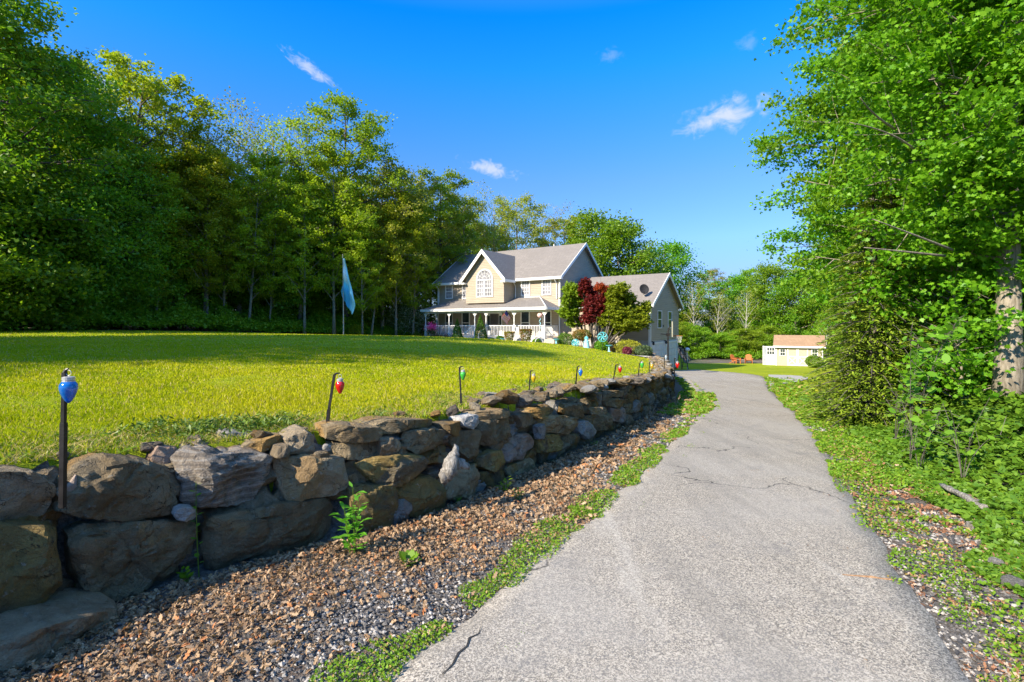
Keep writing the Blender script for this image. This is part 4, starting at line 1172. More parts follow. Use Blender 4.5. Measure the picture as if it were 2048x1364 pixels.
# porch -------------------------------------------------------------
PQ = 2.33; PE = a_at(1089.2, -PQ); PL = a_at(851.3, -PQ); PZ = 3.12
m_ = MB(); m_.box(PL-.1, -PQ-.1, FZ-.16, PE+.1, -.003, FZ); m_.build('porch_floor', M['white_dirty'], house)
m_ = MB(); gy0 = -.7
m_.box(PL-.06, -PQ-.06, gy0, PE+.06, -PQ-.02, FZ-.165)
for zz in (FZ-.30, FZ-.48, FZ-.66): m_.box(PL-.062, -PQ-.075, zz, PE+.062, -PQ-.0605, zz+.12)
m_.box(PE+.02, -PQ-.02, gy0, PE+.06, -.1, FZ-.165); m_.build('porch_skirt', M['white_dirty'], house)
TZ = 4.12; xo, yo = PE+.3, -PQ-.3; xl = PL-.3; m_ = MB(); th = .1
front = [(xl, yo, PZ), (xo, yo, PZ), (xo-2.1, -.004, TZ), (xl+2.1, -.004, TZ)]
m_.slab([(x, y, z+th) for x, y, z in front], th)
m_.prism([(xo, yo, PZ), (xo, yo, PZ+th), (xo-2.1, -.004, TZ+th), (xo-2.1, -.004, TZ)], (.002, 0, 0))
m_.slab([(xo+.003, yo, PZ+th), (xo+.003, -.004, PZ+th), (xo-2.095, -.004, TZ+th)], th); m_.slab([(xl-.003, -.004, PZ+th), (xl-.003, yo, PZ+th), (xl+2.095, -.004, TZ+th)], th)
m_.build('porch_roof', M['roof'], house)
m_ = MB(); m_.box(xl-.03, yo-.1, PZ-.12, xo+.03, yo-.003, PZ+.1); m_.box(xo+.006, yo+.0, PZ-.12, xo+.09, -.01, PZ+.09); m_.box(xl-.09, yo, PZ-.12, xl-.006, -.01, PZ+.09)
m_.box(xl+.02, yo+.01, PZ-.05, xo-.02, -.01, PZ-.012); m_.box(xl+.3, -PQ-.08, PZ-.28, xo-.3, -PQ+.06, PZ-.052)
m_.build('porch_fascia', M['white'], house)
m_ = MB(); m_.box(BX1+.8, -.12, TZ+.06, xo-2.0, -.004, TZ+.17); m_.tube([(xo, yo, PZ+th+.02), (xo-2.1, -.03, TZ+th+.03)], .05, 6); m_.build('roof_flashing', M['white_dirty'], house)
posts = [PL+.0]+[a_at(c2(x), -PQ) for x in (362, 680, 820, 1168)]+[PE]
for a in posts:
    m_ = MB(); m_.lathe([(.06, 0), (.06, .95), (.075, .97), (.075, 1.02), (.045, 1.1), (.055, 1.4), (.045, 1.9), (.06, 2.0), (.06, PZ-FZ-.28)], (a, -PQ, FZ), 10)
    for sg in (-1, 1): m_.prism([(a, -PQ-.02, PZ-.29), (a+sg*.28, -PQ-.02, PZ-.29), (a, -PQ-.02, PZ-.62)][::sg], (0, .04, 0))
    m_.box(a-.075, -PQ-.075, FZ, a+.075, -PQ+.075, FZ+.98); m_.box(a-.085, -PQ-.085, gy0, a+.085, -PQ-.076, FZ-.17)
    m_.build('porch_post', M['white'], house)
def railing(p0, p1, z0, zt, name='railing'):
    p0 = Vector(p0); p1 = Vector(p1); m_ = MB(); L_ = (p1-p0).length; n = max(2, int(L_/.155)); up = Vector((0, 0, 1))
    m_.tube([p0+up*zt, p1+up*zt], .04, 4); m_.tube([p0+up*z0, p1+up*z0], .035, 4)
    for i in range(n+1):
        q = p0.lerp(p1, (i+.5)/(n+1)); m_.box(q.x-.018, q.y-.018, q.z+z0, q.x+.018, q.y+.018, q.z+zt)
    m_.build(name, M['white'], house)
for i in range(5):
    if i == 2: continue
    railing((posts[i]+.08, -PQ, FZ), (posts[i+1]-.08, -PQ, FZ), .1, .98)
railing((PE, -PQ+.08, FZ), (PE, -.05, FZ), .1, .98); railing((PL, -PQ+.08, FZ), (PL, -.05, FZ), .1, .98)
# steps between posts 2 and 3
sx0, sx1 = posts[2]-.05, posts[3]+.05; m_ = MB()
for k in range(4): m_.box(sx0, -PQ-.1-.3*(k+1), -.5, sx1, -PQ-.1-.3*k-.003, FZ-.17*(k+1))
m_.build('porch_steps', M['white_dirty'], house)
for a in (sx0-.1, sx1+.1): railing((a, -PQ-.1, FZ), (a, -PQ-1.35, FZ-.72), .08, .95, 'stair_railing')
# front door with sidelights
d0, d1 = a_at(c2(840), 0), a_at(c2(1018), 0); dm = (d0+d1)/2
m_ = MB(); m_.box(d0, -.05, FZ, d1, -.003, 2.95); fdoor = m_.build('front_door', M['white'], house)
m_ = MB(); m_.box(dm-.48, -.09, FZ+.02, dm+.48, -.052, 2.78)
for q in (-.24, .24):
    for za in (FZ+.25, FZ+1.15): m_.box(dm+q-.16, -.1, za, dm+q+.16, -.0905, za+.7)
m_.build('door_leaf', M['door_dark'], fdoor)
for q in (-1, 1):
    x = dm+q*(.48+(d1-dm-.48)/2); m_ = MB(); m_.box(x-.11, -.07, FZ+.5, x+.11, -.052, 2.6); m_.build('sidelight', M['glass'], fdoor)
m_ = MB(); m_.lathe([(0, 0), (.03, .01), (.03, .05), (0, .06)], (dm+.4, -.13, FZ+1), 8); m_.build('handle', M['metal'], fdoor)
# chimneyless roof; satellite dish on the wing roof
def Wd(a, b, z): return HO + e1*a + e2*b + Vector((0, 0, z))
dp = Wd(WL-.75, .75, WE+.36); dish = empty('satellite_dish', dp, 0, 'dark round satellite dish on the roof of the garage wing', 'satellite dish')
m_ = MB(); m_.tube([(0, 0, -.25), (0, 0, .45), (-.05, -.12, .62)], .035, 6); m_.build('mast', M['metal'], dish)
m_ = MB(); m_.lathe([(.015, 0), (.2, .02), (.38, .07), (.48, .13), (.5, .15), (.49, .16), (.38, .10), (.2, .05), (.015, .03)], (0, 0, 0), 24)
dd_ = m_.build('reflector', M['dark_grey'], dish, True, Vector((-.08, -.2, .72))); dd_.rotation_euler = (R(78), 0, R(12)); dd_.scale = (.8, .8, .8)
m_ = MB(); m_.tube([(-.08, -.2, .30), (-.1, -.6, .55), (-.1, -.62, .68)], .02, 5); m_.build('feed_arm', M['dark_grey'], dish)

# flag on the porch post
fp = Wd(posts[4]-.02, -PQ-.1, 0); f0 = at(1026, fp.y-.1, 640); f1 = at(1012, fp.y-1.1, 620)
flag = empty('flag', f0, 0, 'red and white striped american flag on a slanted pole at a porch post', 'flag')
m_ = MB(); m_.tube([Vector((0, 0, 0)), f1-f0], .022, 6); m_.build('flag_pole', M['dark_grey'], flag)
def flagmat():
    m, nt, nodes, links = new_mat('flag_stripes'); uv = N(nt, 'ShaderNodeAttribute', attribute_name='fuv')
    sp = N(nt, 'ShaderNodeSeparateXYZ'); links.new(uv.outputs['Vector'], sp.inputs[0])
    mu = N(nt, 'ShaderNodeMath', operation='MULTIPLY'); links.new(sp.outputs[1], mu.inputs[0]); mu.inputs[1].default_value = 6.5
    fr = N(nt, 'ShaderNodeMath', operation='FRACT'); links.new(mu.outputs[0], fr.inputs[0])
    c = mixc(nt, ramp(nt, fr.outputs[0], .48, .52), (.55, .03, .05), (.8, .76, .75))
    u = N(nt, 'ShaderNodeMath', operation='LESS_THAN'); links.new(sp.outputs[0], u.inputs[0]); u.inputs[1].default_value = .38
    v = N(nt, 'ShaderNodeMath', operation='GREATER_THAN'); links.new(sp.outputs[1], v.inputs[0]); v.inputs[1].default_value = .46
    a = N(nt, 'ShaderNodeMath', operation='MULTIPLY'); links.new(u.outputs[0], a.inputs[0]); links.new(v.outputs[0], a.inputs[1])
    c = mixc(nt, a.outputs[0], c, (.05, .06, .22)); out_princ(nt, c, .8, spec=.1); return m
def cloth(name, fn, nu, nv, mat, parent):
    V = []; UV = []; Fc = []
    for j in range(nv+1):
        for i in range(nu+1):
            V.append(tuple(fn(i/nu, j/nv))); UV.append((i/nu, j/nv, 0))
    for j in range(nv):
        for i in range(nu): a = j*(nu+1)+i; Fc.append((a, a+1, a+nu+2, a+nu+1))
    me = bpy.data.meshes.new(name); me.from_pydata(V, [], Fc); me.materials.append(mat)
    at_ = me.attributes.new('fuv', 'FLOAT_VECTOR', 'POINT'); at_.data.foreach_set('vector', np.array(UV, dtype=np.float32).ravel())
    me.polygons.foreach_set('use_smooth', [True]*len(Fc)); me.update()
    o = link(name, me, parent); sm = o.modifiers.new('thick', 'SOLIDIFY'); sm.thickness = .006; return o
top = f1-f0; lowp = (f1-f0)*.35
def ff(u, v):     # u away from the pole, v up the hoist
    h = top*(.35+.62*v); dr = Vector((-.36, -.06, -.62))*u*1.1; sp_ = Vector((.30, 0, -.05))*u*(1-v)*.4
    return h+dr+sp_+Vector((0, .05*math.sin(u*9+v*2), 0))+Vector((.05, 0, 0))*math.sin(u*7)*u
cloth('flag_cloth', ff, 16, 12, flagmat(), flag)

# tall flagpole on the lawn
b0 = at(687, 38, 672.5); fpz = empty('flagpole', b0, 0, 'slim tall flagpole standing on the lawn before the woods', 'flagpole')
m_ = MB(); m_.tube([(0, 0, 0), (-.02, 0, 3), (-.06, 0, 6.15)], [.045, .035, .02], 8); m_.build('pole', M['metal'], fpz)
m_ = MB(); m_.lathe([(.5, 0), (.48, .08), (.3, .12), (0, .13)], (0, 0, -.04), 12); m_.build('base', M['concrete'], fpz)
m_ = MB(); m_.lathe([(0, -.05), (.04, 0), (0, .05)], (-.06, 0, 6.2), 8); m_.build('finial', M['metal'], fpz)
def bluemat():
    m, nt, nodes, links = new_mat('blue_flag'); uv = N(nt, 'ShaderNodeAttribute', attribute_name='fuv')
    sp = N(nt, 'ShaderNodeSeparateXYZ'); links.new(uv.outputs['Vector'], sp.inputs[0])
    c = mixc(nt, ramp(nt, sp.outputs[1], .40, .62), (.12, .60, .74), (.80, .90, .90))
    c = mixc(nt, ramp(nt, sp.outputs[1], .30, .42, .6, 0), c, (.03, .22, .55)); c = mixc(nt, ramp(nt, sp.outputs[0], .5, .8), c, (.35, .75, .82))
    out_princ(nt, c, .75, spec=.15); return m
fl = empty('blue_flag', b0+Vector((-.05, 0, 5.9)), 0, 'limp light blue and white flag hanging from the lawn flagpole', 'flag')
def bf(u, v):
    z = -4.15*(1-v)*(0.75+.28*u) ; x = .03+u*(.12+1.02*(1-v)**1.1)*(1 if v > .18 else .62+2.1*v)
    if v < .42: x -= (.42-v)*1.5*(1-u)**2*.55*(1 if v > .2 else v/.2)
    return Vector((x, .10*math.sin(u*11+v*6)*(1-v)+.05*math.sin(v*17), z))
cloth('flag_cloth', bf, 22, 30, bluemat(), fl)

# ------------------------------------------------------------------ basketball hoop, play frame, shed, chairs
def G(px, d, low=True):
    p = at(px, d); return Vector((p.x, p.y, gz_low(p.x, p.y) if low else gz(p.x, p.y)))
hp = G(1336, 34.2); hoop = empty('basketball_hoop', hp, 0, 'freestanding basketball hoop on a black pole beside the garage doors', 'basketball hoop')
m_ = MB(); m_.tube([(0, 0, 0), (0, 0, 2.9), (.12, -.05, 3.35)], [.06, .055, .05], 8); m_.tube([(0, 0, 2.7), (-.5, 0, 2.75)], .03, 6); m_.box(-.12, -.06, 2.6, .12, .06, 2.8); m_.build('pole', M['black_metal'], hoop)
m_ = MB(); m_.box(-.25, -.5, 0, .3, .5, .18, .04); m_.build('base', M['dark_grey'], hoop)
m_ = MB(); m_.prism([(.26, -.5, 2.55), (.26, .5, 2.55), (.26, .5, 3.6), (.26, -.5, 3.6)], (.05, 0, 0)); m_.v = [(x*1+ y*.28, y, z) for x, y, z in m_.v]; m_.build('backboard', M['board'], hoop)
m_ = MB(); m_.tube([(.72+.23*math.cos(a), -.1+.23*math.sin(a), 2.62) for a in np.linspace(0, 2*PI, 17)], .016, 5, False); m_.tube([(.3, 0, 2.62), (.5, -.06, 2.62)], .03, 5); m_.build('rim', M['orange'], hoop)
m_ = MB()
for k in range(10):
    a = 2*PI*k/10; b_ = 2*PI*(k+.5)/10
    m_.tube([(.72+.22*math.cos(a), -.1+.22*math.sin(a), 2.61), (.72+.16*math.cos(b_), -.1+.16*math.sin(b_), 2.4), (.72+.11*math.cos(a), -.1+.11*math.sin(a), 2.15)], .008, 4)
    m_.tube([(.72+.22*math.cos(a+.628), -.1+.22*math.sin(a+.628), 2.61), (.72+.16*math.cos(b_), -.1+.16*math.sin(b_), 2.4)], .008, 4)
m_.build('net', M['net'], hoop)
lp_ = G(1365, 42); lad = empty('ladder', lp_, .3, 'black stepladder standing open beside the garage corner', 'ladder')
for x_ in (-.32, .32):
    m_ = MB(); m_.tube([(x_, -.35, 0), (x_*.7, 0, 1.75)], .035, 5); m_.build('rail', M['black_metal'], lad)
    m_ = MB(); m_.tube([(x_, .5, 0), (x_*.7, 0, 1.75)], .03, 5); m_.build('rail', M['black_metal'], lad)
for k in range(5): z = .3+.32*k; f = 1-z/1.75; m_ = MB(); m_.box(-.32+.09*(1-f), -.35*f-.05, z, .32-.09*(1-f), -.35*f+.06, z+.04); m_.build('step', M['black_metal'], lad)
m_ = MB(); m_.box(-.27, -.1, 1.72, .27, .12, 1.79); m_.build('top_step', M['black_metal'], lad)
lm = G(1374.5, 43); lt = empty('lawn_lamp', lm, 0, 'white globe lamp on a slim post by the stepladder', 'lamp')
m_ = MB(); m_.tube([(0, 0, 0), (0, 0, 1.55)], .035, 6); m_.build('post', M['white_dirty'], lt)
m_ = MB(); m_.lathe([(.05, 0), (.2, .1), (.24, .22), (.15, .34), (0, .36)], (0, 0, 1.5), 12); m_.build('globe', M['white'], lt, True)

# shed
s0 = G(1551, 49.5); s1 = G(1646, 47.5); s0.z = s1.z = -2.3
ax_ = (s1-s0); SL = ax_.length; shed = empty('shed', s0, math.atan2(ax_.y, ax_.x), 'small cream garden shed with a reddish roof and white double doors', 'shed')
SD, SE, SR_ = 3.0, 2.05, 2.95
m_ = MB(); m_.prism([(0, 0, 0), (0, SD, 0), (0, SD, SE), (0, SD/2, SR_-.1), (0, 0, SE)], (SL, 0, 0))
for k in range(1, 22): x = SL*k/22; m_.box(x-.012, -.012, .05, x+.012, -.0005, SE-.1)
m_.build('wall', M['shedwall'], shed)
m_ = MB(); s_ = (SR_-SE)/(SD/2); lo = SE-s_*.25
m_.prism([(-.2, -.25, lo), (-.2, SD/2, SR_), (-.2, SD/2, SR_+.09), (-.2, -.25, lo+.09)], (SL+.4, 0, 0)); m_.prism([(-.2, SD/2+.002, SR_), (-.2, SD+.25, lo), (-.2, SD+.25, lo+.09), (-.2, SD/2+.002, SR_+.09)], (SL+.4, 0, 0))
m_.build('roof', M['roof_shed'], shed)
m_ = MB(); m_.box(-.22, -.32, lo-.06, SL+.22, -.252, lo+.1); m_.box(0, -.03, 0, .1, -.013, SE-.1); m_.box(SL-.1, -.03, 0, SL, -.013, SE-.1); m_.build('trim', M['white'], shed)
dc = SL*.475
for q in (-1, 1):
    x0, x1 = (dc-.88, dc-.01) if q < 0 else (dc+.01, dc+.88)
    m_ = MB(); m_.box(x0, -.035, .1, x1, -.0135, 1.85); dr = m_.build('door', M['shedwall'], shed)
    m_ = MB()
    m_.box(x0, -.05, .1, x0+.09, -.0355, 1.85); m_.box(x1-.09, -.05, .1, x1, -.0355, 1.85)
    for za in (.1, .93, 1.76): m_.box(x0+.09, -.05, za, x1-.09, -.0355, za+.09)
    m_.tube([(x0+.09, -.043, .19), (x1-.09, -.043, .93)], .035, 4); m_.tube([(x0+.09, -.045, .93), (x1-.09, -.045, .19)], .035, 4)
    m_.build('bracing', M['white'], dr)
for xc in (SL*.155, SL*.83):
    m_ = MB(); m_.box(xc-.26, -.05, 1.0, xc+.26, -.0135, 1.72); wn = m_.build('window', M['white'], shed)
    m_ = MB()
    for i in range(2):
        for j in range(2): m_.box(xc-.2+.21*i, -.056, 1.06+.32*j, xc-.01+.21*i, -.0505, 1.34+.32*j)
    m_.build('pane', M['glass'], wn)
# kennel / greenhouse to its left
k0 = G(1526, 50.5); kn = empty('greenhouse', (k0.x, k0.y, -2.3), math.atan2(ax_.y, ax_.x), 'small white lean-to greenhouse with glazed door at the left of the shed', 'greenhouse')
m_ = MB()
for x_ in (0, .35, .7, 1.05): m_.box(x_-.03, -.03, 0, x_+.03, .03, 1.9)
for y_ in (.6, 1.2): m_.box(-.03, y_-.03, 0, .03, y_+.03, 1.9)
for z_ in (.02, .95, 1.86): m_.box(-.035, -.035, z_, 1.09, .035, z_+.06); m_.box(-.037, .036, z_, .033, 1.25, z_+.06)
m_.build('frame', M['white_dirty'], kn)
m_ = MB(); m_.box(0, -.005, .05, .7, .005, 1.88); m_.box(-.005, .01, .05, .005, 1.2, 1.88); m_.build('side_panel', M['panelglass'], kn)
m_ = MB(); m_.box(.32, -.07, .05, 1.06, -.036, 1.88); kd = m_.build('door', M['white'], kn)
m_ = MB()
for i in range(3):
    for j in range(2): m_.box(.38+.22*i, -.08, 1.12+.36*j, .56+.22*i, -.0705, 1.42+.36*j)
m_.build('pane', M['glass'], kd)

def chair_ad(px, d, rz, lab):
    p = G(px, d); r = empty('garden_chair', (p.x, p.y, p.z), rz, lab, 'chair', 'orange chairs on the back lawn')
    m_ = MB(); m_.slab([(-.3, -.3, .38), (.3, -.3, .38), (.28, .3, .28), (-.28, .3, .28)], .03); m_.build('seat', M['orange'], r)
    m_ = MB()
    for k in range(5): x = -.25+.11*k; hh = .55+.1*math.sin(PI*(k+.5)/5); m_.prism([(x, .28, .28), (x+.1, .28, .28), (x+.11, .52, .28+hh), (x-.005, .52, .28+hh)], (0, .025, 0))
    m_.build('backrest', M['orange'], r)
    for sg in (-1, 1):
        m_ = MB(); m_.box(sg*.36-.06, -.35, .52, sg*.36+.06, .4, .55); m_.build('armrest', M['orange'], r)
        m_ = MB(); m_.box(sg*.34-.02, -.32, 0, sg*.34+.02, -.24, .52); m_.build('leg', M['orange'], r)
        m_ = MB(); m_.prism([(sg*.31-.02, -.24, .36), (sg*.31-.02, .5, 0), (sg*.31-.02, .62, 0), (sg*.31-.02, -.24, .44)], (.04, 0, 0)); m_.build('leg', M['orange'], r)
chair_ad(1472, 52, .5, 'orange slatted garden chair at the left of the pair on the back lawn')
chair_ad(1497, 52, -.4, 'orange slatted garden chair at the right of the pair, nearer the shed')
p = G(1484, 52.4); m_ = MB(); m_.box(-.5, -.2, .36, .5, .2, .40)
for x_, y_ in ((-.45, -.15), (.45, -.15), (-.45, .15), (.45, .15)): m_.box(x_-.03, y_-.03, 0, x_+.03, y_+.03, .36)
tag(m_.build('low_table', M['wood'], None, False, p), 'low wooden table between the two orange chairs', 'table')
# garage-side retaining ledge
m_ = MB(); lp0 = at(1180, 37.2, 705); lp1 = at(1316, 31, 718); lp1b = at(1316, 31.5, 718)
u_ = (lp1-lp0).normalized(); n_ = Vector((-u_.y, u_.x, 0))
m_.prism([lp0, lp1, lp1+n_*.45, lp0+n_*.45], (0, 0, .09)); led = empty('low_wall', (0, 0, 0), 0, 'low grey retaining ledge with pale stone coping beside the garage', 'low wall')
m_.build('coping', M['concrete'], led)
m_ = MB(); q0 = lp0.lerp(lp1, .45); m_.prism([q0+Vector((0, 0, -1.7)), lp1+Vector((-.04, 0, -1.7)), lp1+n_*.4+Vector((-.04, 0, -1.7)), q0+n_*.4+Vector((0, 0, -1.7))], (0, 0, 1.697)); m_.build('wall_face', M['concrete'], led)
# path in front of the beds
pp = [at(835, 47.5), at(880, 45.5), at(960, 42.3), at(1050, 39.0), at(1120, 36.9), at(1200, 34.3), at(1262, 32.6), at(1300, 31.4)]
mb = MB(); ps = smooth_poly([(q.x, q.y) for q in pp], 2); V = []; Fc = []
for i, (x, y) in enumerate(ps):
    a = ps[max(0, i-1)]; b = ps[min(len(ps)-1, i+1)]; t = Vector((b[0]-a[0], b[1]-a[1], 0)).normalized(); n2 = Vector((-t.y, t.x, 0))
    for k in (-.45, .45): q = Vector((x, y, 0))+n2*k; V.append((q.x, q.y, gz(q.x, q.y)+.05))
    if i: Fc.append((2*i-2, 2*i, 2*i+1, 2*i-1))
mb.add(V, Fc); tag(mb.build('path', plain('path_gravel', (.36, .31, .26), .95, var=.25, scale=5)), kind='structure')

# small ornaments in the beds ---------------------------------------
def gf(px, d): p = at(px, d); return Vector((p.x, p.y, gz_up(p.x, p.y)))
def spinner(px, d, h, r_, lab, mat='teal', petals=6):
    p = gf(px, d); e = empty('wind_spinner', p, 0, lab, 'wind spinner', 'teal wind spinners in the flower beds')
    m_ = MB(); m_.tube([(0, 0, -.1), (0, 0, h)], .015, 5); m_.build('stake', M['dark_grey'], e)
    m_ = MB()
    for k in range(petals):
        a = 2*PI*k/petals; b_ = a+.5; m_.tube([(0, -.03, h), (r_*.6*math.cos(a), -.05, h+r_*.6*math.sin(a)), (r_*math.cos(b_), -.03, h+r_*math.sin(b_))], [.03, .06, .03], 5)
    m_.tube([(r_*math.cos(a), -.03, h+r_*math.sin(a)) for a in np.linspace(0, 2*PI, 17)], .025, 5, False)
    m_.build('wheel', M[mat], e)
spinner(1205, 33.6, 1.0, .32, 'round teal wind spinner rising above the bright green bush')
spinner(1151, 35.4, .42, .26, 'teal petal wind spinner in front of the orange tinged shrub')
def lighthouse(px, d, lab):
    p = gf(px, d); e = empty('lighthouse_ornament', p, 0, lab, 'garden ornament')
    m_ = MB(); m_.lathe([(.26, 0), (.24, .1), (.17, .55), (.2, .57), (.2, .62), (.12, .63), (.12, .8)], (0, 0, 0), 12); m_.build('tower', M['bluep'], e)
    m_ = MB(); m_.lathe([(.17, .8), (.1, .9), (0, 1.0)], (0, 0, 0), 12); m_.build('roof', M['teal'], e)
lighthouse(1173, 34.6, 'pale blue lighthouse ornament at the edge of the bed')
def birdb(px, d, h, lab, mat='teal'):
    p = gf(px, d); e = empty('bird_bath', p, 0, lab, 'bird bath')
    m_ = MB(); m_.lathe([(.16, 0), (.14, .05), (.06, .12), (.05, h*.7), (.09, h*.85)], (0, 0, 0), 12); m_.build('pedestal', M['bluep'], e)
    m_ = MB(); m_.lathe([(.08, h*.85), (.22, h*.93), (.24, h), (.21, h), (.1, h*.92), (0, h*.9)], (0, 0, 0), 14); m_.build('basin', M[mat], e)
birdb(1112.5, 37.2, .6, 'small teal bird bath beside the leaning tan plaque'); birdb(1218, 33.6, .5, 'small teal bird bath before the yellow bush'); birdb(1005, 40.5, .42, 'small teal bird bath beside the round green bush')
p = gf(1098, 37.6); m_ = MB(); n = 12
pts = [(-.42, 0, 0), (.42, 0, 0)]+[(.42*math.cos(a)*1.0, 0, .42+.28*math.sin(a)) for a in np.linspace(0, PI, n)]
m_.prism(pts, (0, .07, 0)); o = m_.build('stone_plaque', M['tanplaque'], None, False, p+Vector((0, 0, -.03))); o.rotation_euler = (R(-22), R(-6), R(-15)); tag(o, 'leaning rounded tan plaque at the corner of the porch bed', 'plaque')
p = gf(1078, 38.4); e = empty('garden_ornament', p, .3, 'dark spoked wheel ornament leaning beside the tan plaque', 'garden ornament')
m_ = MB(); m_.tube([(.3*math.cos(a), 0, .3+.3*math.sin(a)) for a in np.linspace(0, 2*PI, 19)], .03, 5, False); m_.build('rim', M['white_dirty'], e)
m_ = MB(); [m_.tube([(0, 0, .3), (.3*math.cos(a), 0, .3+.3*math.sin(a))], .015, 4) for a in np.linspace(0, 2*PI, 9)]; m_.build('spokes', M['dark_grey'], e)
# hanging fan of pink ribbons on the porch and lantern
p = Wd(a_at(1080, -PQ+.1), -PQ+.1, 0); e = empty('hanging_ornament', (p.x, p.y, 2.55), 0, 'pink and white wind twister hanging under the porch roof', 'wind twister')
m_ = MB(); m_.lathe([(.02, .2), (.2, .12), (.24, 0), (.18, -.14), (.05, -.22)], (0, 0, 0), 12); m_.build('top_spiral', M['pinkw'], e, True)
m_ = MB(); m_.tube([(.05*math.sin(k), .05*math.cos(k), -.2-.06*k) for k in range(16)], .03, 5); m_.tube([(0, 0, .2), (0, 0, .5)], .006, 4); m_.build('ribbon', M['bluep'], e)
p = Wd(a_at(873.5, -PQ+.3), -PQ+.3, 0); e = empty('hanging_lantern', (p.x, p.y, 2.35), 0, 'small pale lantern hanging at the left end of the porch', 'lantern')
m_ = MB(); m_.lathe([(.03, .25), (.14, .12), (.1, .1), (.11, -.15), (.04, -.2)], (0, 0, 0), 8); m_.tube([(0, 0, .2), (0, 0, .6)], .006, 4); m_.build('housing', M['white_dirty'], e)
m_ = MB(); [m_.tube([(.06*math.cos(a), .06*math.sin(a), -.2), (.05*math.cos(a), .05*math.sin(a), -.7)], .008, 4) for a in (0, 1.6, 3.1, 4.7)]; m_.build('chimes', M['bluep'], e)
# porch furniture
for a_, lab in ((posts[4]-.75, 'white patio chair behind the porch railing, left of the flag post'), (posts[4]+2.0, 'white patio chair behind the porch railing, nearer the end post')):
    p = Wd(a_, -1.0, FZ); e = empty('patio_chair', p, HRZ+.1, lab, 'chair', 'white patio chairs on the porch')
    m_ = MB(); m_.box(-.26, -.25, .42, .26, .25, .46); m_.build('seat', M['white'], e)
    m_ = MB(); [m_.box(-.25+.105*k, .24, .46, -.17+.105*k, .27, .85) for k in range(5)]; m_.build('backrest', M['white'], e)
    for sx in (-1, 1):
        for sy in (-1, 1): m_ = MB(); m_.box(sx*.24-.02, sy*.22-.02, 0, sx*.24+.02, sy*.22+.02, .42); m_.build('leg', M['white'], e)
# planters with pink flowers
p = gf(861.5, 46.2); e = empty('flower_planter', p, 0, 'large clay planter with a ball of bright pink flowers left of the porch', 'planter')
m_ = MB(); m_.lathe([(.2, 0), (.3, .15), (.34, .5), (.38, .52), (.38, .6), (.3, .6)], (0, 0, 0), 14); m_.build('pot', M['terracotta'], e)
rg = rs(9); C = rg.normal(size=(900, 3))*np.array([.27, .27, .2])+np.array([.1, 0, 1.25]); leaf_obj('flowers', C, .09, 'oval', M['petal_pink'], rg, e)
C = rg.normal(size=(700, 3))*np.array([.25, .22, .15])+np.array([.1, 0, .85]); leaf_obj('foliage', C, .1, 'oval', M['lf_box'], rg, e)
rg = rs(10); p = gf(878, 45.6); e = empty('flower_bush', p, 0, 'low dark red flowering plants beside the planter left of the porch steps', 'flower bush')
C = rg.normal(size=(1800, 3))*np.array([.7, .25, .16])+np.array([0, 0, .32]); leaf_obj('foliage', C, .09, 'oval', M['lf_box'], rg, e)
C = rg.normal(size=(500, 3))*np.array([.7, .25, .15])+np.array([0, 0, .5]); leaf_obj('flowers', C, .08, 'oval', M['petal_red'], rg, e)
# lawn odds and ends
o = link('lawn_rock', proto[1], None, gf(825, 43.5)+Vector((0, 0, .05))); o.scale = (.65, .4, .3); tag(o, 'single grey rock lying on the lawn left of the porch', 'rock')
o = link('pale_boulder', proto[4], None, at(36, 29, 646)); o.scale = (.55, .4, .3); tag(o, 'pale flat boulder under the trees at the left lawn edge', 'rock')
# ------------------------------------------------------------------ vegetation
def pix(px, Y, surf=None):
    """point of the terrain seen at a photo pixel"""
    f = surf or gz; prev = None
    for d in np.concatenate([np.arange(1.5, 12, .02), np.arange(12, 60, .1)]):
        p = at(px, d, Y)
        if p.z <= f(p.x, p.y): return Vector((p.x, p.y, f(p.x, p.y)))
    return at(px, 50, Y)

def shell_pts(rng, n, r, thick=.22):
    v = rng.normal(size=(n, 3)); v /= np.linalg.norm(v, axis=1, keepdims=True)
    return v*(1-np.abs(rng.normal(0, thick, n)))[:,None]*np.array(r), v

